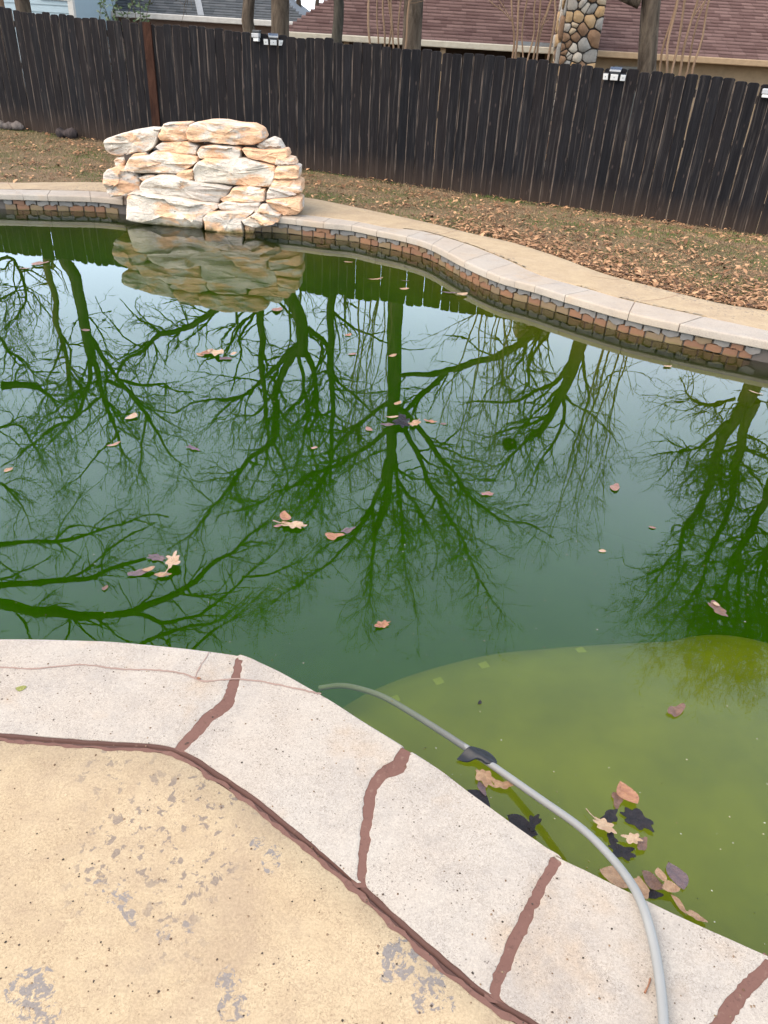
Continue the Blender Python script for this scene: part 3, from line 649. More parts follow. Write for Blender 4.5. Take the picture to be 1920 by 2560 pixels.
# ------------------------------------------------------------------ solar lights on the fence
BLK = flat('black_plastic', (.012, .012, .015), .35, .5); SIL = flat('solar_panel', (.05, .07, .12), .2, .6); WHT = flat('white_led_panel', (.80, .82, .85), .35, .5, .05)
GREYP = flat('grey_lens', (.45, .46, .50), .3, .5)
def fence_at(x, y, d=.02):
    r = ray(x, y); tt = (FA-d)/(r[1]-FB*r[0]); return np.array([0, 0, H])+r*tt
def solar_light(px, py, lab, turn=0., sc=1.):
    b = empty('solar_light', fence_at(px, py), label=lab, category='solar light', group='solar flood lights along the fence top'); b.rotation_euler = (0, 0, fang+turn); b.scale = (sc, sc, sc)
    V, Fc = box(-.075, .075, -.05, .0, -.05, .06); bevel(link('housing', mesh('housing', V, Fc), BLK, b), .012)
    V = [(-.09, .01, .105), (.09, .01, .105), (.085, -.10, .062), (-.085, -.10, .062), (-.09, .01, .085), (.09, .01, .085), (.085, -.10, .045), (-.085, -.10, .045)]
    bevel(link('solar_panel', mesh('solar_panel', V, [(0, 1, 2, 3), (7, 6, 5, 4), (0, 4, 5, 1), (1, 5, 6, 2), (2, 6, 7, 3), (3, 7, 4, 0)]), SIL, b), .006)
    V, Fc = box(-.085, .085, -.108, -.102, .040, .066); link('rim_highlight', mesh('rim_highlight', V, Fc), GREYP, b)  # pale strip on the panel's front edge, a highlight put into its colour
    for i, (dx, wd, ya) in enumerate(((-.125, .040, -.45), (0, .058, 0), (.125, .040, .45))):
        hd = link('lamp_head', mesh('lamp_head', *box(-wd-.010, wd+.010, -.035, .0, -.062, .042)), BLK, b); bevel(hd, .02, 3)
        hd.location = (dx, -.055, -.02); hd.rotation_euler = (.25, 0, ya*.6)
        ln = link('led_lens', mesh('led_lens', *box(-wd, wd, -.044, -.034, -.052, .032)), WHT, hd); bevel(ln, .014, 3)
        V, Fc = box(-.006, .006, -.047, -.043, -.014, -.002); link('motion_sensor', mesh('motion_sensor', V, Fc), BLK, hd)
    return b
solar_light(1538, 186, 'black solar light with three white lamp heads, in front of the stone chimney', 0., .84)
solar_light(683, 100, 'black solar light with three white lamp heads, above the waterfall stones', .5, .82)
g = empty('solar_light', fence_at(645, 92), label='small pale solar light seen edge on beside the three-headed one', category='solar light', group='solar flood lights along the fence top'); g.rotation_euler = (0, 0, fang)
bevel(link('housing', mesh('housing', *box(-.055, .06, -.07, 0, .045, .085)), BLK, g), .006)
bevel(link('lamp_head', mesh('lamp_head', *box(-.065, .055, -.09, -.01, -.012, .045)), GREYP, g), .008)
bevel(link('lens', mesh('lens', *box(-.04, .045, -.08, -.02, -.06, -.013)), WHT, g), .006)
g = empty('solar_light', fence_at(1925, 232), label='pale grey light at the right end of the fence, cut by the frame', category='solar light', group='solar flood lights along the fence top'); g.rotation_euler = (0, 0, fang)
bevel(link('housing', mesh('housing', *box(-.10, .16, -.08, 0, -.02, .045)), GREYP, g), .012)
bevel(link('lens', mesh('lens', *box(-.09, .15, -.085, -.01, -.055, -.022)), WHT, g), .006)

# ------------------------------------------------------------------ logs by the fence
def log(px, py, ln, rad, ang, lab, mat):
    p = fence_at(px, py, .22); x, y = p[0], p[1]; n = 14; tt = np.linspace(-.5, .5, n)
    P = np.column_stack([x+tt*ln*math.cos(ang), y+tt*ln*math.sin(ang), np.full(n, gz(x, y)+rad*.8)+np.array([.02*mn.noise(Vector((q*5, px, 0))) for q in tt])])
    R = rad*np.array([.25 if i in (0, n-1) else .9+.5*mn.noise(Vector((i*.45, px*.1, 0))) for i in range(n)])
    V, Q = tubes([(P, R)], 10)
    for i, v in enumerate(V): V[i] = v+np.array([0, 0, 1])*.02*mn.noise(Vector(v*9))
    o = link('log', mesh('log', V, Q, True), mat, label=lab, category='log')
    for k2 in (0, n-1): pass
GLOG = m_bark('weathered_log', (.07, .06, .06), (.22, .19, .18)); DLOG = m_bark('dark_log', (.03, .025, .027), (.10, .08, .08))
log(20, 317, .62, .075, -.1, 'long grey weathered log lying against the fence foot', GLOG)
log(168, 340, .40, .085, -.15, 'short dark log on the grass in front of the fence', DLOG)

# ------------------------------------------------------------------ grey hose
HG = M('grey_hose_plastic', .5, .3); f = HG.noise(HG.obj(), 12, 4); HG.col(HG.mix(f, (.27, .275, .28), (.33, .335, .34)))
hp = [(800, 1720, -.42), (850, 1714, -.36), (900, 1722, -.28), (960, 1743, -.20), (1030, 1783, -.12), (1100, 1827, -.055), (1160, 1866, -.012), (1205, 1896, .008), (1250, 1927, .02), (1350, 1997, .055), (1450, 2068, .10), (1520, 2135, .14), (1575, 2204, .18), (1607, 2265, .205), (1632, 2350, .205), (1648, 2440, .205), (1658, 2540, .205), (1660, 2660, .205), (1640, 2800, .205)]
HP = resample(spline([on(x, y, z) for x, y, z in hp], 12), step=.012)
V, Q = tubes([(HP, np.full(len(HP), .0116))], 16)
link('pool_hose', mesh('pool_hose', V, Q, True), HG.m, label='smooth grey hose lying over the near coping and dipping into the green water', category='hose')
# black flap on the hose
o_ = on(1195, 1890, .012); ax = on(1250, 1927, .012)-on(1150, 1860, .012); ax /= np.linalg.norm(ax); sdv = np.cross([0, 0, 1], ax)
topc = resample(spline(np.array([on(x, y, .02)[:2] for x, y in [(1143, 1891), (1162, 1876), (1187, 1867), (1214, 1871), (1234, 1886), (1243, 1904), (1238, 1915)]]), 8), n=26)
botc = resample(spline(np.array([on(x, y, .02)[:2] for x, y in [(1145, 1893), (1168, 1900), (1189, 1897), (1204, 1903), (1213, 1909), (1224, 1911), (1236, 1916)]]), 8), n=26)
V = []; nu, nv = 26, 12
for i in range(nu):
    for j in range(nv):
        q = j/(nv-1); p = topc[i]*(1-q)+botc[i]*q; dd = abs(np.dot(p-o_[:2], sdv[:2])); e = i/(nu-1)
        z = .012+.0165*math.exp(-(dd/.022)**2)-.004*abs(2*e-1)**3+.0015*math.sin(e*9+q*3)
        V.append((p[0], p[1], z))
V = np.array(V); lo = V.copy(); lo[:, 2] -= .0022; Fq = grid_faces(nu, nv); nn = nu*nv
rim = [(i*nv, (i+1)*nv, nn+(i+1)*nv, nn+i*nv) for i in range(nu-1)]+[(i*nv+nv-1, nn+i*nv+nv-1, nn+(i+1)*nv+nv-1, (i+1)*nv+nv-1) for i in range(nu-1)]
link('hose_flap', mesh('hose_flap', np.vstack([V, lo]), np.vstack([Fq, Fq[:, ::-1]+nn, np.array(rim)]), True), flat('black_rubber', (.010, .010, .013), .45, .3), label='curved glossy black flap draped over the grey hose at the water surface', category='hose float')

# ------------------------------------------------------------------ fallen leaves on the water and coping
def leaf_mesh(kind, seed, curl, stem):
    r = random.Random(seed); n = 28; out = []
    nlb = r.uniform(2.3, 3.1); ph = {1: r.uniform(0, 1.2), -1: r.uniform(0, 1.2)}; am = {1: [r.uniform(.6, 1.35) for _ in range(5)], -1: [r.uniform(.6, 1.35) for _ in range(5)]}
    for side in (1, -1):
        seq = []
        for i in range(n+1):
            u = i/n; env = math.sin(math.pi*min(1, u*1.02))**.75*(.23 if kind != 'long' else .13)
            if kind == 'oak': lob = .20+1.05*abs(math.sin(u*math.pi*nlb+ph[side]))**1.3*am[side][int(u*nlb+ph[side]/3.14) % 5]; wd = env*lob*(1.0+.12*r.random())
            elif kind == 'torn': wd = env*(.35+.6*abs(math.sin(u*9+seed+side)))*(1+.3*r.random())
            else: wd = env*(1+.06*r.random())
            seq.append((u-.5, side*max(wd, .003)))
        out.append(seq)
    V = []; m_ = 4
    for i in range(n+1):
        for k2 in range(-m_, m_+1):
            q = k2/m_; yv = out[0][i][1]*q if q > 0 else -out[1][i][1]*q; xv = out[0][i][0]+.04*abs(q)
            bend = .10*math.sin(xv*5+seed); yv += bend*.5
            zz = curl*(xv*xv*.9+yv*yv*1.6)+.020*mn.noise(Vector((xv*6, yv*6, seed)))*(1+curl)-.02*(q == 0)
            V.append((xv, yv, zz))
    nv = 2*m_+1; top = grid_faces(n+1, nv); V = np.array(V); lo = V.copy(); lo[:, 2] -= .012; Fq = np.vstack([top, top[:, ::-1]+len(V)])
    V = np.vstack([V, lo])
    if kind in ('oak', 'torn'):
        K = r.choice((6, 7, 8)) if kind == 'oak' else r.choice((3, 4, 5)); ctl = []
        for q in range(K):
            a = 2*math.pi*(q+r.uniform(-.22, .22))/K; ctl.append((a, r.uniform(.36, .56) if kind == 'oak' else r.uniform(.32, .55))); a2 = 2*math.pi*(q+.5+r.uniform(-.12, .12))/K; ctl.append((a2, r.uniform(.17, .30) if kind == 'oak' else r.uniform(.2, .32)))
        ctl.append((ctl[0][0]+2*math.pi, ctl[0][1])); ta = np.linspace(ctl[0][0], ctl[-1][0], 45)[:-1]; ca_ = np.array(ctl); 
        fr_ = np.interp(ta, ca_[:, 0], ca_[:, 1]); fr_ = (fr_*2+np.roll(fr_, 1)+np.roll(fr_, -1))/4; V = []
        for a, rr_ in zip(ta, fr_):
            for q in (.03, .4, .75, 1.):
                x_, y_ = rr_*q*math.cos(a), rr_*q*math.sin(a)*(.46 if kind == 'oak' else .5); x_ += .03*math.sin(y_*14+seed); zz = curl*(x_*x_+y_*y_*1.5)*.9+.14*mn.noise(Vector((x_*5, y_*5, seed)))*(.4+curl)
                V.append((x_, y_, zz))
        top = grid_faces(44, 4, True); V = np.array(V); m_ = 0; lo = V.copy(); lo[:, 2] -= .012; Fq = np.vstack([top, top[:, ::-1]+len(V)]); V = np.vstack([V, lo]); V[:, :2] /= max(.3, np.ptp(V[:, 0]))
    if stem:
        P = np.array([(-.30, 0, .02), (-.62, .05, .02), (-.88, .12*stem, .05)]); tv, tq = tubes([(resample(P, n=6), np.full(6, .018))], 4)
        Fq = np.vstack([Fq, tq+len(V)]); V = np.vstack([V, tv])
    V[:, 2] -= V[:, 2].min(); return mesh('leaf', V, Fq, True)
def m_leaf(name, a, b, rough=.55, spec=.4):
    k = M(name, rough, spec); v = k.obj(); f = k.noise(v, 5, 5, .7); k.col(k.mix(k.ramp(f, [(.35, 0.), (.68, 1.)]), a, b))
    k.bump(f, .4, .05); return k.m
LM = {'tan': m_leaf('tan_leaf', (.48, .30, .17), (.30, .16, .08)), 'pale': m_leaf('pale_leaf', (.56, .41, .27), (.40, .25, .15)), 'orange': m_leaf('orange_leaf', (.26, .10, .05), (.44, .22, .11)),
      'brown': m_leaf('brown_leaf', (.12, .06, .04), (.20, .10, .06)), 'black': m_leaf('black_leaf', (.013, .012, .016), (.030, .024, .028), .6, .15), 'purple': m_leaf('purple_leaf', (.09, .06, .07), (.17, .10, .10)),
      'pink': m_leaf('pinkish_leaf', (.34, .19, .14), (.24, .11, .08)), 'green': m_leaf('olive_leaf', (.20, .22, .03), (.30, .28, .04))}
leaves = [ # x, y, length in photo px, turn in the picture (deg), colour, kind, curl, stem, height, label
 (870,656,24,0,'tan','oval',.6,0,0,'small tan leaf floating under the far coping curve, right of the waterfall'),
 (938,699,38,5,'tan','long',.6,0,0,'narrow tan leaf on the dark fence reflection beneath the far coping'),
 (1012,702,22,-8,'brown','long',.4,0,0,'thin dim brown leaf just above a tan one on the fence reflection'),
 (1010,723,24,-5,'tan','oval',.8,0,0,'rounded tan leaf on the fence reflection below a thin dim one'),
 (1122,733,56,-6,'purple','long',.5,0,0,'long greyish twig-like leaf nearest the far coping reflection'),
 (1155,739,22,20,'pale','oval',.9,0,.004,'small pale leaf touching the end of the long greyish leaf'),
 (1668,917,18,10,'pale','oval',.9,0,0,'tiny white curled leaf close to the far waterline tiles'),
 (1888,982,40,-12,'pale','long',.6,0,0,'pale leaf on the thick trunk reflection at the right frame edge'),
 (870,838,18,10,'orange','oval',.6,0,0,'small orange leaf left of the tall straight trunk reflection'),
 (981,890,22,10,'tan','oval',.7,0,0,'little tan leaf on the upper part of the straight trunk reflection'),
 (880,886,22,0,'pink','oval',.5,0,0,'small pinkish leaf left of the straight trunk reflection'),
 (694,776,18,45,'pink','oval',.5,0,0,'small pink leaf just below the waterfall reflection'),
 (500,888,22,-10,'tan','oval',.9,0,0,'small curled leaf at the left end of the far tan cluster'),
 (516,884,28,25,'orange','torn',.9,0,.004,'orange curled leaf second in the far tan cluster'),
 (541,886,44,-15,'pale','torn',.9,0,.008,'largest pale leaf in the far cluster below the waterfall reflection'),
 (566,897,34,0,'purple','torn',.4,0,0,'dark soaked leaf in the far cluster below the waterfall reflection'),
 (583,887,18,10,'pale','oval',.9,0,.006,'small pale leaf at the right end of the far tan cluster'),
 (95,660,60,8,'pink','torn',.2,0,0,'reddish sunken leaf near the left frame edge under the far coping'),
 (62,672,34,0,'pink','torn',.2,0,0,'short reddish leaf beside the reddish sunken one at far left'),
 (214,826,24,0,'brown','oval',.5,0,0,'small brown leaf on the leaning trunk reflection at left'),
 (328,1044,28,35,'pale','oval',.8,0,0,'pale leaf among the forked limb reflections at left'),
 (284,1112,38,12,'tan','long',.8,0,0,'tan narrow leaf below the pale one at left'),
 (785,1120,18,0,'tan','oval',.6,0,0,'tiny tan leaf in the dense twig reflection'),
 (484,1122,34,-20,'purple','torn',.3,0,0,'dim purplish leaf in the branch reflection left of centre'),
 (20,1176,24,25,'tan','oval',.6,0,0,'tan leaf at the left frame edge in mid pool'),
 (994,1009,14,40,'tan','oval',.6,0,0,'tiny tan leaf just above the mid-pool cluster'),
 (922,1073,20,-30,'pink','oval',.6,0,0,'pinkish leaf at the left of the mid-pool cluster'),
 (968,1062,40,-5,'purple','torn',.4,0,0,'purple leaf in the middle of the mid-pool cluster'),
 (980,1047,38,0,'pale','long',.8,0,.01,'wavy yellowish leaf at the top of the mid-pool cluster'),
 (1005,1060,34,60,'black','oak',.6,0,.004,'blackish leaf in the centre of the mid-pool cluster'),
 (1036,1063,28,30,'tan','oak',.7,0,.008,'tan forked leaf right of the blackish one in mid pool'),
 (1076,1054,34,-5,'orange','torn',.5,0,0,'orange leaf to the right of the mid-pool cluster'),
 (1108,1060,16,0,'brown','oval',.5,0,0,'small dark leaf at the far right of the mid-pool cluster'),
 (738,1317,66,-5,'pale','oak',.7,1,.006,'large pale lobed leaf with long tail in mid pool'),
 (712,1300,26,80,'orange','oval',1.1,0,.012,'upright orange leaf leaning on the large pale lobed leaf'),
 (694,1315,22,0,'pink','oval',.5,0,0,'small pink leaf left of the large pale lobed leaf'),
 (835,1342,48,5,'orange','torn',.5,0,0,'reddish brown bent leaf right of the large pale lobed leaf'),
 (868,1326,40,15,'purple','torn',.3,0,0,'purple sunken leaf above the reddish brown bent leaf'),
 (393,1396,46,-5,'purple','oak',.4,0,0,'dark purple leaf at the top of the left cluster'),
 (346,1434,54,8,'purple','torn',.4,0,0,'long dark soaked leaf at the left of the left cluster'),
 (371,1428,34,10,'tan','oval',1.1,0,.008,'curled tan leaf in the middle of the left cluster'),
 (433,1410,50,70,'pale','oak',.7,1,.010,'bright pale lobed leaf at the right of the left cluster'),
 (407,1441,44,5,'tan','torn',.6,0,.005,'tan leaf at the bottom of the left cluster'),
 (263,1471,16,60,'brown','oval',.6,0,0,'single small dark leaf left of the big limb reflection'),
 (955,1564,44,20,'orange','oak',1.0,0,0,'lone orange leaf at the edge of the deep dark water'),
 (1217,1235,32,5,'pink','torn',.5,0,0,'pinkish brown leaf under the spreading limb reflection at right'),
 (1537,1218,22,60,'pink','torn',.3,0,0,'faint reddish leaf in the thin branch tips at right'),
 (1630,1319,20,-15,'pink','oval',.5,0,0,'small pink leaf on open water right of centre'),
 (1505,1378,20,-8,'pale','oval',.7,0,0,'small round pale leaf on open grey-green water'),
 (1794,1527,62,-38,'brown','torn',.5,0,0,'long dark brown leaf where the shallow shelf begins at right'),
 (1788,1516,22,-30,'pale','oval',.7,0,.012,'pale scrap lying on the long dark brown leaf'),
 (1690,1777,42,35,'brown','torn',1.0,0,0,'lone curled dark leaf over the shallow shelf'),
 (1199,1757,12,60,'black','oval',.6,0,0,'tiny black leaf speck over the shallow shelf'),
 (1212,1945,52,-50,'tan','oak',.4,0,.004,'forked tan leaf below the black flap beside the hose'),
 (1257,1966,50,-8,'tan','torn',.6,0,.004,'tan leaf pressed against the lower side of the hose'),
 (1204,1968,36,-70,'purple','torn',.3,0,0,'dim purplish leaf between the tan ones and the coping'),
 (1196,2000,66,-38,'black','oval',.5,0,0,'black rounded leaf half hidden by the coping edge below the flap'),
 (1302,2066,78,-30,'black','oval',.6,0,0,'large black rounded leaf half hidden by the coping near the hose reflection'),
 (1333,2058,40,60,'black','torn',.7,0,.006,'small pointed black leaf on the large black rounded leaf'),
 (1566,1988,60,-55,'orange','oval',.7,0,.010,'rust orange curled leaf topmost in the floating group by the hose'),
 (1545,1998,46,70,'brown','torn',.6,0,0,'dark brown leaf under the rust orange curled leaf'),
 (1590,2050,86,-35,'black','oak',.6,0,0,'large black lobed leaf in the floating group by the hose'),
 (1524,2044,44,40,'black','torn',.8,0,0,'curled black leaf behind the pale four-lobed leaf'),
 (1508,2070,62,-35,'pale','oak',.35,1,.012,'pale four-lobed leaf with a long stem beside the hose'),
 (1530,2100,44,-60,'black','torn',.6,0,.002,'black leaf below the pale four-lobed leaf'),
 (1556,2132,66,-20,'black','oak',.6,0,0,'spiky black leaf lowest in the floating group by the hose'),
 (1580,2104,50,-15,'pale','oak',.35,0,.014,'pale notched leaf lying on black leaves in the group by the hose'),
 (1604,2112,36,50,'brown','torn',.7,0,.004,'translucent brown leaf right of the pale notched leaf'),
 (1535,2196,78,-28,'tan','oval',.4,0,.004,'long tan leaf between the coping edge and the hose'),
 (1601,2224,56,-60,'tan','torn',.5,0,.010,'tan leaf just right of the hose at the coping edge'),
 (1628,2204,62,-35,'brown','oval',.6,0,.004,'dark brown leaf in the heap at the coping edge'),
 (1636,2236,44,-10,'black','torn',.6,0,0,'black leaf lowest in the heap at the coping edge'),
 (1648,2196,34,-70,'tan','oval',.4,0,.018,'round tan leaf with dark spots on the heap at the coping edge'),
 (1690,2190,66,-62,'purple','oval',.5,0,.002,'upright dark grey oval leaf at the right of the heap'),
 (1671,2229,40,0,'tan','oval',.5,0,.018,'tan leaf below the round spotted one on the heap'),
 (1695,2262,56,-45,'tan','long',.5,0,.004,'narrow tan leaf trailing from the heap along the coping'),
 (1738,2294,54,-30,'tan','torn',.5,0,.006,'last tan leaf of the trail along the coping edge'),
]
for q, (x, y, ln, rot, cl, kd, cu, stm, hz, lab) in enumerate(leaves):
    a = math.radians(rot); p = on(x, y, .002); z = .002
    p1 = on(x-math.cos(a)*ln/2, y+math.sin(a)*ln/2, .002); p2 = on(x+math.cos(a)*ln/2, y-math.sin(a)*ln/2, .002)
    dv = p2-p1; Lw = float(np.linalg.norm(dv)); Lw = min(max(Lw, .02), .17); me = leaf_mesh(kd, q+3, cu*.55, stm)
    o = link('leaf', me, LM[cl], label=lab, category='leaf', group='fallen leaves floating on the pool')
    o.location = (p[0], p[1], z+hz); o.rotation_euler = (rnd.uniform(-.12, .12), rnd.uniform(-.08, .08), math.atan2(dv[1], dv[0])); fat = 1.25 if kd in ('oak', 'oval') else 1.
    o.scale = (Lw, Lw*fat, Lw*.8) if y < 1850 else (Lw*1.15, Lw*fat*1.25, Lw*.8)
p = on(52, 1721, DZ); o = link('leaf', leaf_mesh('oval', 5, .1, 0), LM['green'], label='small olive green oval leaf lying on the near coping', category='leaf'); o.location = (p[0], p[1], DZ+.001); o.scale = (.034, .05, .02); o.rotation_euler = (0, 0, .2)
p = on(497, 1698, DZ); o = link('seed', leaf_mesh('oval', 9, .9, 0), LM['orange'], label='tiny brown seed husk on the crack in the near coping', category='seed'); o.location = (p[0], p[1], DZ+.002); o.scale = (.016, .02, .02)
P = np.array([on(1626, 2446, DZ+.004), on(1622, 2462, DZ+.006), on(1612, 2482, DZ+.004)]); V, Q = tubes([(resample(P, n=6), np.array([.002, .0022, .002, .002, .0022, .003]))], 6)
link('twig', mesh('twig', V, Q, True), LM['orange'], label='short reddish brown twig lying on the coping left of the hose', category='twig')

# fine floating specks and grit
def specks(name, n, gen, cols):
    V = []; C = []; Fc = []
    for i in range(n):
        x, y, z = gen(); r_ = rnd.uniform(.0012, .0035); c = rnd.choice(cols); a0 = rnd.random()*3; q = len(V)
        for a in range(5): V.append((x+r_*math.cos(a*1.257+a0)*rnd.uniform(.6, 1.3), y+r_*math.sin(a*1.257+a0)*rnd.uniform(.6, 1.3), z)); C.append(c)
        V.append((x, y, z+r_*.5)); C.append(c); Fc += [(q+a, q+(a+1) % 5, q+5) for a in range(5)]
    me = mesh(name, V, Fc); tint(me, C); link(name, me, TINT, kind='stuff')
def wpt():
    while True:
        p = on(rnd.uniform(-100, 2000), 560+1900*rnd.random()**.8, .002)
        i = np.argmin(((cF-p[:2])**2).sum(1)); 
        if np.linalg.norm(cF[i]-C0) > np.linalg.norm(p[:2]-C0)+.02: return p[0], p[1], .0015
def gpt():
    while True:
        p = on(rnd.uniform(-100, 2000), rnd.uniform(1600, 2600), DZ)
        i = np.argmin(((cF-p[:2])**2).sum(1))
        if np.linalg.norm(cF[i]-C0) < np.linalg.norm(p[:2]-C0)-.03: return p[0], p[1], DZ+.0008
specks('floating_specks', 420, wpt, [(.55, .50, .35), (.3, .25, .12), (.08, .06, .04), (.6, .6, .5)])
specks('deck_grit', 420, gpt, [(.06, .045, .035), (.16, .09, .05), (.10, .07, .055), (.30, .2, .13)])

# ------------------------------------------------------------------ lawn cover
def scatter(name, n, gen, lab=None):
    V, Fc, C = gen(n); me = mesh(name, V, Fc); tint(me, C); return link(name, me, TINT, kind='stuff')
bk = np.array(spline(far_back, 10)); bk = bk[np.argsort(bk[:, 0])]
def lawn_pts(n, dens=None):
    out = []
    while len(out) < n:
        x = rng.uniform(-8.5, 7.5, n); y0 = np.interp(x, bk[:, 0], bk[:, 1])+.0; y0 = np.where(x > 3.1, 6.5-(x-3.1)*.3, y0); y1 = FA+FB*x+.05; y = y0+(y1-y0)*rng.random(n)
        # even density
        keep = rng.random(n) < (y1-y0)/6.5
        P = np.column_stack([x, y])[keep]
        if dens is not None: P = P[rng.random(len(P)) < dens(P)]
        out += P.tolist()
    return np.array(out[:n])
def patch(P, s, sd): return np.array([mn.noise(Vector((p[0]*s, p[1]*s, sd))) for p in P])
def blades(n):
    P = lawn_pts(n); g = patch(P, 1.1, 3)+.6*patch(P, 3.5, 9); h = rng.uniform(.012, .038, n); a = rng.uniform(0, 6.28, n); lean = rng.uniform(.2, 1.3, n)*h; wd = rng.uniform(.0015, .004, n)
    z = gz(P[:, 0], P[:, 1])-.002; b = rng.uniform(0, 6.28, n)
    dx = np.cos(a)*wd; dy = np.sin(a)*wd
    V = np.stack([np.column_stack([P[:, 0]-dx, P[:, 1]-dy, z]), np.column_stack([P[:, 0]+dx, P[:, 1]+dy, z]), np.column_stack([P[:, 0]+np.cos(b)*lean, P[:, 1]+np.sin(b)*lean, z+h])], 1).reshape(-1, 3)
    green = (g+rng.normal(0, .26, n) > .14)
    c = np.where(green[:, None], np.array([.10, .17, .03])+rng.random((n, 1))*np.array([.06, .07, .02]), np.array([.26, .19, .11])+rng.random((n, 1))*np.array([.26, .19, .12]))
    return V, np.arange(3*n).reshape(n, 3), np.repeat(c, 3, 0)
scatter('grass', 130000, blades)
def litter(n):
    def dens(P):
        yb = np.interp(P[:, 0], bk[:, 0], bk[:, 1]); d = P[:, 1]-yb
        right = np.clip((P[:, 0]-.0)/1.8, .0, 1)
        return np.clip(.035+right*np.exp(-np.maximum(d-.1, 0)/.7)*.9+.10*(patch(P, 1.5, 4) > .15), 0, 1)
    P = lawn_pts(n, dens); L = np.clip(rng.lognormal(-4.0, .5, n), .007, .055); a = rng.uniform(0, 6.28, n); z = gz(P[:, 0], P[:, 1])+rng.uniform(.002, .04, n); ti = rng.uniform(-.7, .7, n); W = L*rng.uniform(.25, .6, n); cv = L*rng.uniform(.1, .6, n)
    ca, sa = np.cos(a), np.sin(a); V = []
    for (u, q, k2) in ((-1, 0, 0), (-.3, 1, 1), (.4, .8, 1), (1, 0, .2), (.3, -1, 1), (-.4, -.8, 1)):
        x = u*L; y = q*W; V.append(np.column_stack([P[:, 0]+x*ca-y*sa, P[:, 1]+x*sa+y*ca, z+abs(q)*cv*.7+u*L*ti*.6]))
    V = np.stack(V, 1).reshape(-1, 3); i = np.arange(n)[:, None]*6; Fc = np.concatenate([i+np.array([0, 1, 4, 5]), i+np.array([1, 2, 3, 4])])
    c = np.array([.24, .115, .055])+rng.random((n, 1))**1.4*np.array([.60, .38, .22]); c = np.where(rng.random((n, 1)) < .12, c*.35, c)
    return V, Fc, np.repeat(c, 6, 0)
scatter('leaf_litter', 34000, litter)
# a few larger pale leaves at left, told apart one by one
for x, y, cl, lab in [(68, 376, 'pale', 'pale leaf on the bare ground left of the waterfall, below the grey log'), (86, 374, 'orange', 'orange leaf on the bare ground beside the pale one at left'), (151, 371, 'tan', 'yellowish leaf on the bare ground below the short dark log'), (222, 373, 'pink', 'pinkish leaf on the bare ground nearest the waterfall'), (62, 398, 'black', 'blackish leaf on bare soil near the left deck edge'), (192, 391, 'pale', 'two-lobed pale leaf on bare soil left of the waterfall')]:
    p = on(x, y, .15); o = link('leaf', leaf_mesh('torn', x, .7, 0), LM[cl], label=lab, category='leaf'); o.location = (p[0], p[1], gz(p[0], p[1])+.012); o.scale = (.07, .09, .07); o.rotation_euler = (0, 0, x)

# ------------------------------------------------------------------ trees behind the fence
def path3(L, Y0, k=0.):
    L = np.array(L, float); d = np.concatenate([[0], np.cumsum(np.linalg.norm(np.diff(L, axis=0), axis=1))])/95.
    return np.array([mir(x, y, Y0+k*dd) for (x, y), dd in zip(L, d)])
def wob(P, amp, seed):
    return P+np.array([[mn.noise(Vector((p[0]*1.7, p[1]*1.7+j*9, p[2]*1.7+seed)))*amp for j in range(3)] for p in P])
def grow(P, R, r, per_m, lmin, lmax, start=.15):
    out = []; d = np.linalg.norm(np.diff(P, axis=0), axis=1).sum(); n = max(1, int(d*per_m)); N = len(P)
    for _ in range(n):
        t = start+(1-start)*r.random(); i = min(int(t*(N-1)), N-2); T = P[i+1]-P[i]; T /= np.linalg.norm(T)+1e-9
        ax = np.array([r.gauss(0, 1), r.gauss(0, 1), r.gauss(0, 1)]); ax -= T*ax.dot(T); ax /= np.linalg.norm(ax)+1e-9
        an = math.radians(r.uniform(25, 70)); D = T*math.cos(an)+ax*math.sin(an); D[2] += .12
        L = r.uniform(lmin, lmax)*(1-.35*t); seg = max(3, int(L/.16)); seg = min(seg, 9); st = L/seg; p = P[i].copy(); pts = [p.copy()]
        for s_ in range(seg):
            D = D+np.array([r.gauss(0, .28), r.gauss(0, .28), r.gauss(0, .24)+.04]); D /= np.linalg.norm(D); p = p+D*st; pts.append(p.copy())
        r0 = min(R[i]*.6, .009+.014*L); out.append((np.array(pts), np.linspace(r0, max(.0042, r0*.35), seg+1)))
    return out
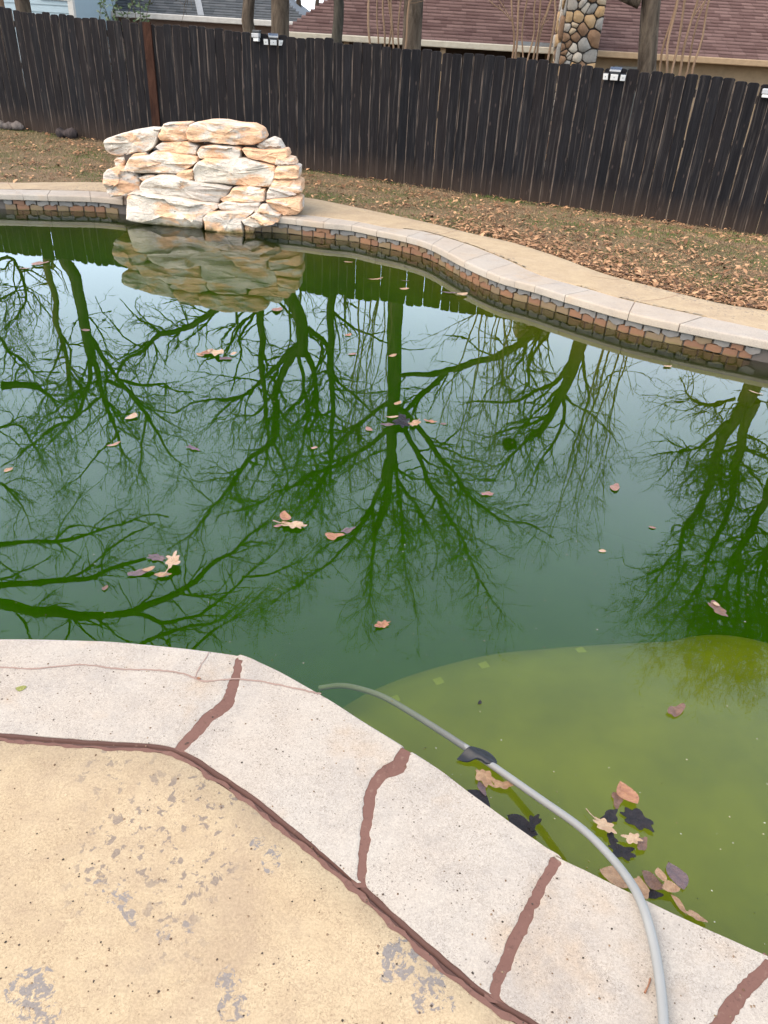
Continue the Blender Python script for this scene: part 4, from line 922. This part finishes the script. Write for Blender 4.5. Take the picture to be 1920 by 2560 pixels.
def tree(name, lab, Y0, trunkL, w0, w1, limbs, mat, base=None, seed=0, dens=1., group='bare trees beyond the fence', twl=1.):
    """trunkL and limbs are traced where their mirror images lie in the pool; w = width there in photo px"""
    r = random.Random(seed); T = path3(trunkL, Y0); T = spline(T, 5)
    b = np.array([T[0, 0]+(base or 0), Y0, -.7]); low = np.array([b*(1-t)+T[0]*t for t in (0, .12, .3, .6)]); T = np.vstack([low, T])
    sc_ = Y0*1.12/F/2; n = len(T); R = np.interp(np.linspace(0, 1, n), [0, .3, 1], [w0*sc_*1.1, w0*sc_, w1*sc_]); R[0] *= 1.5; R[1] *= 1.1
    root = empty(name, tuple(b), label=lab, category='tree', group=group)
    T = wob(T, .05, seed); V, Q = tubes([(T, R)], 12)
    link('trunk', mesh('trunk', V-b, Q, True), mat, root)
    main = [(T[len(T)//2:], R[len(T)//2:], False)]
    for q, (L, a, c) in enumerate(limbs):
        kk = r.uniform(-.12, .6); P = path3(L, Y0, kk); 
        P = spline(P, 4); P = wob(P, .09, seed+q); P = wob(resample(P, step=.18), .03, q*7); Rr = np.linspace(a*sc_, max(c*sc_, .006), len(P)); Rr = Rr*(1+.12*np.array([mn.noise(Vector((i*.7, q, seed))) for i in range(len(P))]))
        V, Q = tubes([(P, Rr)], 8); link('limb', mesh('limb', V-b, Q, True), mat, root); main.append((P, Rr, True))
    tw = []
    for P, R_, ok in main:
        l1 = grow(P, R_, r, 3.8*dens, .8*twl, 2.6*twl); tw += l1
        for P1, R1 in l1:
            l2 = grow(P1, R1, r, 4.2, .4*twl, 1.25*twl); tw += l2
            for P2, R2_ in l2: tw += grow(P2, R2_, r, 5.0, .18, .55)
    V, Q = tubes(tw, 3); link('twigs', mesh('twigs', V-b, Q, False), mat, root, kind='stuff'); print(name, len(tw), len(Q))
    return root
A = [([(231,898),(249,950),(255,990),(278,1037),(301,1083),(307,1118),(330,1158)],14,4), ([(220,840),(260,892),(289,938),(324,979),(370,1019),(417,1037),(460,1028)],12,3), ([(266,944),(324,979),(370,1048),(405,1106),(434,1147),(470,1175)],12,3),
     ([(229,909),(223,961),(208,996),(185,1037),(116,1083),(58,1129),(0,1170)],11,3), ([(284,944),(347,964),(411,964),(434,979),(480,979)],9,3), ([(255,990),(174,1048),(120,1110),(100,1160)],8,2), ([(301,1083),(250,1130),(190,1200),(130,1240)],6,2), ([(370,1048),(350,1110),(350,1180),(320,1230)],6,2)]
tree('bare_tree', 'bare leaning tree whose tan trunk shows above the fence at far left', 17.5, [(165,655),(191,707),(211,822),(231,898)], 27, 22, A, BARK1, seed=1)
B = [([(700,700),(630,725),(567,750),(538,770),(498,800),(451,823),(394,840),(359,875),(312,904),(285,950)],22,6), ([(752,863),(712,921),(689,979),(689,1037),(683,1100),(613,1158),(560,1240),(521,1279),(480,1331),(417,1375)],20,4),
     ([(758,880),(781,921),(793,967),(793,1025),(775,1083),(781,1141)],16,4), ([(770,817),(810,863),(839,944),(903,1002),(955,1060)],13,3), ([(741,863),(683,921),(637,967),(579,996),(492,1002),(428,1037)],13,3), ([(752,892),(758,967),(770,1025),(764,1077),(740,1160),(700,1240)],10,3),
     ([(689,979),(640,1030),(600,1040),(555,1020)],8,2), ([(683,1100),(720,1180),(700,1260),(640,1330)],8,2), ([(781,1141),(800,1220),(770,1290),(720,1340)],8,2)]
tree('bare_tree', 'bare tree with pale trunk behind the fence, between brown and dark trunks', 17.3, [(712,690),(723,736),(747,788),(758,846),(760,890)], 32, 26, B, BARK1, seed=2)
C = [([(985,1010),(1035,1049),(1084,1123),(1134,1178),(1177,1246),(1244,1295),(1324,1313),(1386,1344)],15,3), ([(985,1040),(1017,1080),(1048,1141),(1084,1227),(1127,1301),(1164,1362),(1177,1393),(1210,1470),(1260,1545)],15,3),
     ([(986,1129),(1005,1283),(1010,1400),(1030,1480),(1050,1560)],11,3), ([(974,1153),(937,1252),(890,1330),(830,1400),(760,1450),(690,1500),(640,1540)],14,3), ([(980,1067),(900,1129),(800,1180),(700,1230),(640,1262),(540,1290)],13,3),
     ([(978,1000),(910,1050),(850,1100),(820,1180),(760,1260),(690,1330)],12,3), ([(937,1344),(926,1420),(926,1493),(931,1550)],10,3), ([(990,1200),(1060,1290),(1090,1380),(1080,1450)],9,2), ([(1115,926),(1084,963),(1035,1006),(990,1040)],14,10)]
tree('bare_tree', 'tallest bare tree with straight rough trunk rising behind the middle of the fence', 16.2, [(989,760),(986,883),(983,1037),(977,1160),(968,1252),(937,1344)], 34, 13, C, BARK1, seed=3, dens=1.4)
D = [([(1447,800),(1343,821),(1300,858),(1244,889),(1177,911),(1115,926),(1000,940)],26,9), ([(1423,908),(1392,957),(1330,981),(1281,1000),(1232,1000),(1164,1012)],13,3), ([(1410,969),(1412,1040),(1380,1100),(1340,1180),(1310,1240)],10,3), ([(1380,1031),(1320,1060),(1270,1075),(1200,1100)],10,3),
     ([(1355,1074),(1300,1120),(1250,1180),(1220,1230)],9,2), ([(1447,871),(1470,960),(1460,1040),(1430,1120)],9,3)]
tD = tree('bare_tree', 'forked grey tree leaning left behind the fence, right of the stone chimney', 15.2, [(1475,780),(1447,871),(1429,920),(1410,969),(1380,1031),(1340,1090)], 33, 14, D, BARK1, base=.55, seed=4)
E_ = [([(1859,1006),(1816,1080),(1791,1153),(1761,1240),(1724,1301),(1699,1375),(1690,1440)],30,6), ([(1883,1006),(1853,1086),(1841,1160),(1828,1252),(1810,1313),(1773,1375),(1760,1440),(1740,1500)],26,5), ([(1960,1150),(1920,1227),(1884,1313),(1847,1375),(1820,1440),(1790,1520),(1760,1600)],24,5),
      ([(1816,1055),(1773,1092),(1742,1123),(1681,1129),(1638,1141)],12,3), ([(1834,1000),(1785,1006),(1730,994),(1699,944)],9,2), ([(1847,1375),(1850,1450),(1840,1550),(1810,1640)],12,3), ([(1960,1240),(1930,1340),(1900,1450),(1890,1560),(1870,1640)],16,3), ([(1980,1300),(1960,1450),(1950,1600)],12,3), ([(1740,1480),(1730,1560),(1700,1610),(1660,1640)],8,2), ([(1790,1520),(1785,1600),(1770,1660),(1740,1700)],9,2), ([(1870,1560),(1850,1640),(1840,1700)],9,2), ([(1900,1500),(1920,1600),(1915,1690)],9,2), ([(1699,1375),(1640,1440),(1610,1500),(1570,1530)],8,2), ([(1760,1440),(1700,1530),(1640,1600),(1610,1620)],9,2), ([(1790,1480),(1750,1580),(1720,1660)],9,2), ([(1820,1440),(1815,1560),(1800,1690)],10,2), ([(1860,1480),(1880,1600),(1875,1700)],10,2), ([(1920,1440),(1940,1560),(1945,1680)],10,2), ([(1724,1400),(1680,1470),(1640,1520),(1600,1545)],8,2)]
tree('bare_tree', 'big bare tree beyond the right end of the fence, seen mirrored at the right edge', 15.0, [(1905,900),(1877,969),(1859,1006)], 44, 36, E_, BARK1, seed=5, dens=2.4, twl=.85)
Ft = [([(0,961),(60,962),(95,975),(150,1005),(165,1012)],22,4), ([(-40,830),(0,850),(20,880),(60,900),(80,935),(150,930)],10,3), ([(-30,660),(30,640),(55,700),(60,760),(20,810),(0,830)],9,3), ([(-40,1090),(40,1060),(90,1120),(120,1180)],9,3), ([(-60,740),(0,745),(60,720),(110,760),(140,800)],7,2), ([(-60,1200),(10,1210),(60,1270),(80,1330)],9,2)]
tree('bare_tree', 'bare tree beyond the left frame edge, its limbs mirrored at the left of the pool', 18.6, [(-150,700),(-140,850),(-120,950),(-100,1100)], 36, 22, Ft, BARK1, seed=6, dens=1.3)
Lt = [([(-250,1440),(0,1459),(116,1453),(220,1447),(301,1418),(359,1395)],30,9), ([(-250,1470),(0,1508),(116,1528),(231,1534),(324,1528),(405,1499),(463,1470),(521,1430),(608,1355),(666,1314)],42,5), ([(324,1534),(405,1557),(492,1540),(538,1517),(608,1447),(694,1378),(720,1340)],15,3),
      ([(324,1640),(359,1615),(434,1580),(520,1556),(579,1528),(630,1480)],12,4), ([(440,1640),(498,1603),(579,1551),(637,1499),(690,1460)],10,3), ([(-150,1370),(0,1366),(116,1360),(220,1337),(289,1308),(359,1291),(417,1297)],17,4), ([(174,1447),(243,1407),(324,1331),(394,1297)],9,3), ([(608,1447),(680,1430),(760,1400),(820,1340)],8,2)]
tree('bare_tree', 'wide-limbed bare tree left of the pool, heavy level limbs mirrored above the near coping', 9.5, [(-420,1050),(-380,1250),(-300,1400),(-250,1450)], 60, 44, Lt, BARK1, seed=7, dens=1.2, group='bare trees round the pool', twl=.6)
# squirrel nest in the forked tree
p = mir(1275, 1110, 15.4); tw = []
rr = random.Random(3)
for _ in range(240):
    u = np.array([rr.gauss(0, 1), rr.gauss(0, 1), rr.gauss(0, 1)]); u /= np.linalg.norm(u); t_ = np.cross(u, [rr.gauss(0, 1), rr.gauss(0, 1), rr.gauss(0, 1)]); t_ /= np.linalg.norm(t_); c = u*np.array([1.1, 1, .7])*rr.uniform(.02, .15)
    tw.append((np.array([c-t_*.11, c, c+t_*.11]), np.array([.006, .012, .006])))
V, Q = tubes(tw, 4); o = link('squirrel_nest', mesh('squirrel_nest', V, Q), BARK3, label='dark round twig nest in the forked grey tree, seen mirrored in the pool', category='nest'); o.location = tuple(p)

# upright thickets of smooth tan stems close behind the fence
def shrub(lab, xs, Y0, hts, seed, spread):
    r = random.Random(seed); b = at(np.mean(xs), 110, Y0); b[2] = -.35; root = empty('crepe_myrtle', tuple(b), label=lab, category='shrub', group='many-stemmed bare shrubs behind the fence'); tw = []
    for q, x in enumerate(xs):
        p = at(x, 70, Y0+r.uniform(-.3, .3)); foot = np.array([b[0]+(p[0]-b[0])*.45, p[1], -.35]); h = r.uniform(*hts)
        top = p+np.array([(p[0]-b[0])*spread+r.uniform(-.35, .35), r.uniform(-.5, .5), h]); mid = (p+top)/2+np.array([r.uniform(-.15, .15), r.uniform(-.15, .15), 0])
        P = wob(resample(spline([foot, p, mid, top], 5), step=.15), .09, seed+q); R = np.linspace(.020, .006, len(P))*r.uniform(.8, 1.25)
        V, Q = tubes([(P, R)], 7); link('stem', mesh('stem', V-b, Q, True), BARK2, root)
        k0 = len(P)//3
        for P1, R1 in grow(P[k0:], R[k0:], r, 1.8, .6, 1.7):
            P1 = P1+np.linspace(0, 1, len(P1))[:, None]*np.array([0, 0, .5]); tw.append((P1, R1)); l2 = grow(P1, R1, r, 3.2, .2, .7); tw += l2
            for P2, R2_ in l2: tw += grow(P2, R2_, r, 3.0, .1, .35)
    V, Q = tubes(tw, 3); link('twigs', mesh('twigs', V-b, Q), BARK2, root, kind='stuff')
shrub('many-stemmed bare shrub with tan stems between the dark trunk and the rough trunk', [930, 945, 958, 972, 985, 1003, 1018], 13.9, (3.5, 5.0), 21, .8)
shrub('many-stemmed bare shrub with tan stems left of the stone chimney', [1283, 1297, 1312, 1330, 1345, 1358, 1378], 13.6, (3.0, 4.6), 22, .7)
shrub('many-stemmed bare shrub with tan stems right of the forked grey tree', [1668, 1682, 1702, 1722, 1745, 1760], 13.2, (3.0, 4.2), 23, .5)

def small_tree(lab, px, Y0, wpx, mat, seed, h=6., lean=0., topx=None):
    r = random.Random(seed); p = at(px, 40, Y0); b = np.array([p[0], Y0, -.7]); root = empty('bare_tree', tuple(b), label=lab, category='tree', group='bare trees beyond the fence')
    P = wob(resample(spline([b, p, p+np.array([lean*.5, 0, h*.4]), p+np.array([lean, .2, h])], 5), step=.25), .08, seed); R = np.linspace(wpx*Y0/F/2*1.05, .03, len(P)); R[0] *= 1.4
    V, Q = tubes([(P, R)], 10); link('trunk', mesh('trunk', V-b, Q, True), mat, root); tw = []; k0 = len(P)//3
    for P1, R1 in grow(P[k0:], R[k0:], r, 3.5, 1.2, 3.0):
        tw.append((P1, R1)); l2 = grow(P1, R1, r, 2.5, .4, 1.2); tw += l2
        for P2, R2_ in l2: tw += grow(P2, R2_, r, 3.5, .15, .5)
    V, Q = tubes(tw, 3); link('twigs', mesh('twigs', V-b, Q), mat, root, kind='stuff')
small_tree('slim bare tree with dark trunk behind the fence, left of the tan stems', 842, 15.5, 29, BARK3, 31, 5.)
small_tree('bare tree with brown trunk next to the pale trunk, behind the small solar lights', 626, 17.5, 34, BARK1, 32, 5.)
small_tree('bare tree with tan trunk in the far left corner above the fence', 5, 18.0, 26, BARK2, 33, 5.)
small_tree('faint grey bare tree far behind, seen between two nearer trunks', 745, 30, 14, BARK1, 34, 6.)
small_tree('thin faint bare tree far behind, left of the dark trunk', 790, 34, 12, BARK1, 35, 6., .6)
small_tree('bare tree far behind, its trunk right of the dark slim one', 880, 31, 34, BARK1, 36, 6.)

# leafy evergreen shrub showing above the fence at left
LG = M('evergreen_leaf', .5, .4); LG.col(LG.mix(LG.noise(LG.obj(), 6, 4), (.05, .09, .025), (.13, .19, .07)))
b = at(310, 60, 14.6); b[2] = -.3; root = empty('evergreen_shrub', tuple(b), label='leafy green shrub poking above the fence in front of the grey roof', category='shrub'); r = random.Random(5); tw = []; lv = []; lf = []
for x in (250, 270, 290, 305, 320, 338, 352, 366):
    p = at(x, 38+r.uniform(-6, 6), 14.6); top = at(x+r.uniform(-18, 18), r.uniform(-25, 18), 14.6+r.uniform(-.2, .2)); P = wob(resample(np.array([b+np.array([(p[0]-b[0])*.3, 0, 0]), p, top]), step=.1), .04, x); tw.append((P, np.linspace(.012, .004, len(P))))
    for i in range(len(P)//2, len(P)):
        for _ in range(5):
            D = np.array([r.gauss(0, 1), r.gauss(0, 1), r.gauss(0, .6)+.7]); D /= np.linalg.norm(D); s_ = np.cross(D, [r.gauss(0, 1), r.gauss(0, 1), .1]); s_ /= np.linalg.norm(s_); L = r.uniform(.05, .10); q = len(lv); c = P[i]
            lv += [c, c+D*L*.5+s_*L*.2, c+D*L, c+D*L*.5-s_*L*.2]; lf.append((q, q+1, q+2, q+3))
V, Q = tubes(tw, 5); link('stems', mesh('stems', V-b, Q, True), BARK1, root); link('leaves', mesh('leaves', np.array(lv)-b, np.array(lf)), LG.m, root, kind='stuff')

# ------------------------------------------------------------------ houses behind
def shingles(x0, x1, ye, ze, yr, zr, col1, col2, tw_, th_, hipL=0., hipR=0.):
    """rows of tabs on a slope from eave (ye, ze) to ridge (yr, zr)"""
    V = []; Fc = []; C = []; sl = math.hypot(yr-ye, zr-ze); dy, dz = (yr-ye)/sl, (zr-ze)/sl; rows = int(sl/th_)
    for i in range(rows):
        a = i*th_; b_ = a+th_*1.15; t = a/sl; xa = x0+hipL*t; xb = x1-hipR*t; x = xa-(i % 2)*tw_*.5
        while x < xb:
            w_ = tw_*rnd.uniform(.85, 1.15); xs0, xs1 = max(x, xa), min(x+w_-.006, xb)
            if xs1-xs0 > .02:
                h = .022+rnd.uniform(0, .012); q = len(V); nrm = np.array([0, -dz, dy])
                for (xx, s_, hh) in ((xs0, a, h), (xs1, a, h), (xs1, b_, .004), (xs0, b_, .004), (xs0, a, -.002), (xs1, a, -.002)):
                    V.append(np.array([xx, ye+dy*s_, ze+dz*s_])+nrm*hh)
                Fc += [(q, q+1, q+2, q+3), (q+4, q+5, q+1, q)]; c = np.array(col1)+(np.array(col2)-np.array(col1))*rnd.random(); C += [c]*6
            x += w_
    me = mesh('shingles', np.array(V), np.array(Fc)); tint(me, np.array(C)); return me
SH = m_attr('asphalt_shingle', .95, .1)
def ew(x, Y, z): return at(x, 100, Y)[0]
YR = 21.0; ZE = 1.90
h1 = empty('brick_house', (5, YR+3, -.62), label='neighbouring house with wide red-brown shingle roof and pale gutter behind the fence', category='house')
off = np.array([5, YR+3, -.62])
xl, xr = at(730, 80, YR)[0]-.2, 16.
YB = YR+4.6; ZB = ZE+2.75
me = shingles(xl, xr, YR, ZE, YB, ZB, (.17, .10, .095), (.29, .185, .175), .30, .135, hipL=3.6)
V = np.zeros(len(me.vertices)*3); me.vertices.foreach_get('co', V); me.vertices.foreach_set('co', (V.reshape(-1, 3)-off).ravel()); link('shingles', me, SH, h1, kind='stuff')
RB = flat('roof_underlay', (.10, .06, .055)); V = np.array([(xl, YR, ZE-.01), (xr, YR, ZE-.01), (xr, YB, ZB-.01), (xl+3.6, YB, ZB-.01), (xr, YB+4.6, ZE), (xl, YB+4.6, ZE), (xl, YR, ZE-.06), (xr, YR, ZE-.06), (xr, YB+4.6, ZE-.06), (xl, YB+4.6, ZE-.06)])-off
link('roof', mesh('roof', V, [(0, 1, 2, 3), (3, 2, 4, 5), (0, 3, 5), (6, 9, 8, 7)]), RB, h1)
xc = at(1415, 100, YR)[0]
GUT = flat('cream_gutter', (.72, .64, .52), .5); TANP = flat('tan_trim', (.50, .34, .20), .6)
for a, b_, mt in ((xl-.05, xc, GUT), (xc+.01, xr, TANP)):
    V, Fc = box(a, b_, YR-.13, YR-.005, ZE-.12, ZE+.015); o = bevel(link('gutter', mesh('gutter', np.array(V)-off, Fc), mt, h1), .02)
V, Fc = box(xl+.5, xc-.2, YR+1.6, YR+8.5, -.62, ZE-.09); link('wall', mesh('wall', np.array(V)-off, Fc), flat('porch_shade_wall', (.085, .055, .04)), h1, label='porch wall in deep shade')  # the porch shadow is put into this wall's dark colour
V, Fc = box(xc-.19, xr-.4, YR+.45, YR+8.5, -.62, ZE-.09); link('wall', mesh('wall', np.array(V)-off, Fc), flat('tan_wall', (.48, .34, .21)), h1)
for x in (865, 1110, 1300):
    xx = at(x, 100, YR)[0]; V, Fc = box(xx-.06, xx+.06, YR+.1, YR+.22, -.62, ZE-.12); link('porch_post', mesh('porch_post', np.array(V)-off, Fc), TANP, h1)
wx0, wx1 = at(1545, 155, YR+.4)[0], at(1612, 155, YR+.4)[0]
V, Fc = box(wx0-.06, wx1+.06, YR+.40, YR+.46, .1, 1.62); fr_ = bevel(link('window', mesh('window', np.array(V)-off, Fc), flat('window_trim', (.42, .40, .38)), h1), .01)
V, Fc = box(wx0, wx1, YR+.385, YR+.40, .16, 1.56); link('pane', mesh('pane', np.array(V)-off, Fc), flat('dim_glass', (.12, .16, .17), .1, .6), fr_)
# stone chimney
def clip(poly, p, nrm):
    out = []
    for i in range(len(poly)):
        a, b_ = poly[i], poly[(i+1) % len(poly)]; da, db = np.dot(a-p, nrm), np.dot(b_-p, nrm)
        if da <= 0: out.append(a)
        if (da < 0 < db) or (db < 0 < da): out.append(a+(b_-a)*(da/(da-db)))
    return out
def cells(w_, h_, n, r):
    S_ = [np.array([r.uniform(0, w_), r.uniform(0, h_)]) for _ in range(n)]
    for it in range(2):
        res = []
        for i, s_ in enumerate(S_):
            poly = [np.array(q) for q in ((0, 0), (w_, 0), (w_, h_), (0, h_))]
            for j, t_ in enumerate(S_):
                if i != j and poly: poly = clip(poly, (s_+t_)/2, t_-s_)
            res.append(poly)
        S_ = [np.mean(p_, axis=0)*.6+s_*.4 for p_, s_ in zip(res, S_)]
    return res
chim = h1
cx0, cx1 = at(1408, 60, YR-.6)[0], at(1503, 60, YR-.6)[0]; cw = cx1-cx0; cy0 = YR-.75
MORTC = flat('dark_chimney_mortar', (.07, .06, .055)); ch = link('chimney', mesh('chimney', np.array(box(cx0, cx1, cy0, cy0+.9, -.62, 4.9)[0])-off, box(0, 1, 0, 1, 0, 1)[1]), MORTC, h1, label='fieldstone chimney of white, grey and ochre stones')
cm = [m_leaf(n_, a, b_, .85, .2) for n_, a, b_ in (('chimney_white', (.55, .50, .45), (.42, .37, .32)), ('chimney_grey', (.40, .38, .36), (.28, .27, .26)), ('chimney_pale', (.66, .60, .52), (.48, .42, .36)), ('chimney_ochre', (.50, .32, .16), (.58, .42, .26)), ('chimney_brown', (.22, .13, .08), (.34, .21, .13)), ('chimney_cream', (.60, .50, .38), (.50, .38, .26)))]
r = random.Random(12); cs = []
for (w_, h_, nn_, face) in ((cw, 5.5, 112, 'f'), (.9, 5.5, 80, 'l')):
    for poly in cells(w_, h_, nn_, r):
        if len(poly) < 3: continue
        P = np.array(poly); c = P.mean(0); sz = math.sqrt(abs(np.cross(P-c, np.roll(P, -1, 0)-c).sum()/2)); 
        if sz < .05: continue
        P = resample(np.vstack([P, P[:1]]), n=13)[:-1]; g = 1-.020/sz; pr = r.uniform(.03, .075)
        rg = [(c+(P-c)*g, 0), (c+(P-c)*g*.985, pr*.8), (c+(P-c)*g*.92, pr), (c+(P-c)*.02, pr*1.05)]; V = []
        for R_, d in rg:
            for p_ in R_: V.append((cx0+p_[0], cy0-d, -.6+p_[1]) if face == 'f' else (cx0-d, cy0+.9-p_[0], -.6+p_[1]))
        V = np.array(V).reshape(4, 12, 3).transpose(1, 0, 2).reshape(-1, 3)-off; link('stone', mesh('stone', V, grid_faces(12, 4, True)), r.choice(cm), ch)
# roof flashing by the chimney
V, Fc = box(cx0-.95, cx0-.05, YR-.02, YR+.5, ZE+.02, ZE+.10); link('flashing', mesh('flashing', np.array(V)-off, Fc), flat('grey_flashing', (.28, .30, .33), .5), h1)

# grey roofed house at left
YG = 26.; ZG = 2.12; xl2, xr2 = at(186, 30, YG)[0], at(760, 70, YG)[0]+.1
h2 = empty('grey_roof_house', (-7, YG+3, -.62), label='house with blue-grey shingle roof and white gutter behind the left fence', category='house'); off2 = np.array([-7, YG+3, -.62])
me = shingles(xl2, xr2, YG, ZG, YG+3.2, ZG+1.75, (.10, .115, .135), (.16, .175, .20), .3, .14, hipR=2.6)
V = np.zeros(len(me.vertices)*3); me.vertices.foreach_get('co', V); me.vertices.foreach_set('co', (V.reshape(-1, 3)-off2).ravel()); link('shingles', me, SH, h2, kind='stuff')
V = np.array([(xl2, YG, ZG-.01), (xr2, YG, ZG-.01), (xr2-2.6, YG+3.2, ZG+1.74), (xl2, YG+3.2, ZG+1.74), (xr2, YG+6.4, ZG), (xl2, YG+6.4, ZG)])-off2
link('roof', mesh('roof', V, [(0, 1, 2, 3), (3, 2, 4, 5), (1, 4, 2), (0, 3, 5), (0, 5, 4, 1)]), flat('grey_underlay', (.1, .11, .13)), h2)
V, Fc = box(xl2, xr2, YG-.12, YG-.005, ZG-.13, ZG+.02); bevel(link('gutter', mesh('gutter', np.array(V)-off2, Fc), flat('white_gutter', (.70, .68, .66), .5), h2), .02)
V, Fc = box(xl2+.3, xr2-.4, YG+.5, YG+5.8, -.62, ZG-.1); link('wall', mesh('wall', np.array(V)-off2, Fc), flat('pinkish_brick_wall', (.42, .30, .26)), h2)
# ridge cap running down the hip, light valley strip
rv = at(467, 0, YG+1.5); V = []
a = at(503, 45, YG-.0)+np.array([0, 0, .03]); sl2 = 1.75/3.2
for t in (0, 1):
    x = a[0]-.62*t*1.6; V += [(x-.09, YG+t*3.0, ZG+.045+t*3.0*sl2), (x+.09, YG+t*3.0, ZG+.045+t*3.0*sl2), (x-.09, YG+t*3.0, ZG-.01+t*3.0*sl2), (x+.09, YG+t*3.0, ZG-.01+t*3.0*sl2)]
link('ridge_cap', mesh('ridge_cap', np.array(V)-off2, [(0, 1, 5, 4), (0, 4, 6, 2), (1, 3, 7, 5), (0, 2, 3, 1)]), flat('light_ridge', (.26, .28, .31)), h2)
# pale blue house at far left
YW = 23.; x0, x1 = at(-300, 30, YW)[0], at(182, 20, YW)[0]
h3 = empty('blue_house', (x0, YW+2, -.62), label='pale blue clapboard house corner with white trim at the far left', category='house'); off3 = np.array([x0, YW+2, -.62])
link('wall', mesh('wall', np.array(box(x0, x1, YW, YW+5, -.62, 3.4)[0])-off3, box(0, 1, 0, 1, 0, 1)[1]), flat('pale_blue_wall', (.42, .55, .64), .6, .3, .05), h3)
BL = flat('pale_blue_board', (.46, .60, .70), .6, .3, .05)
for i in range(24):
    z = -.55+i*.16; V = np.array([(x0, YW-.002, z), (x1, YW-.002, z), (x1, YW-.024, z), (x0, YW-.024, z), (x0, YW-.004, z+.158), (x1, YW-.004, z+.158)])-off3
    link('clapboard', mesh('clapboard', V, [(0, 1, 2, 3), (3, 2, 5, 4)]), BL, h3)
WT = flat('white_trim', (.75, .74, .72), .5, .3, .05)
link('corner_trim', mesh('corner_trim', np.array(box(x1-.10, x1+.03, YW-.05, YW+.1, -.62, 3.38)[0])-off3, box(0, 1, 0, 1, 0, 1)[1]), WT, h3)
wa, wb = at(102, 10, YW)[0], at(178, 10, YW)[0]
wf_ = link('window', mesh('window', np.array(box(wa, wb, YW-.06, YW-.026, 2.28, 3.2)[0])-off3, box(0, 1, 0, 1, 0, 1)[1]), WT, h3)
link('pane', mesh('pane', np.array(box(wa+.08, wb-.08, YW-.07, YW-.061, 2.36, 3.12)[0])-off3, box(0, 1, 0, 1, 0, 1)[1]), flat('grey_pane', (.30, .31, .34), .15, .5), wf_)
link('roof', mesh('roof', np.array([(x0-.3, YW-.4, 3.36), (x1+.3, YW-.4, 3.36), (x1+.3, YW+2.5, 3.6), (x0-.3, YW+2.5, 3.6), (x1+.3, YW+5.4, 3.36), (x0-.3, YW+5.4, 3.36)])-off3, [(0, 1, 2, 3), (3, 2, 4, 5), (0, 5, 4, 1), (1, 4, 2), (0, 3, 5)]), flat('blue_house_roof', (.2, .2, .2)), h3)
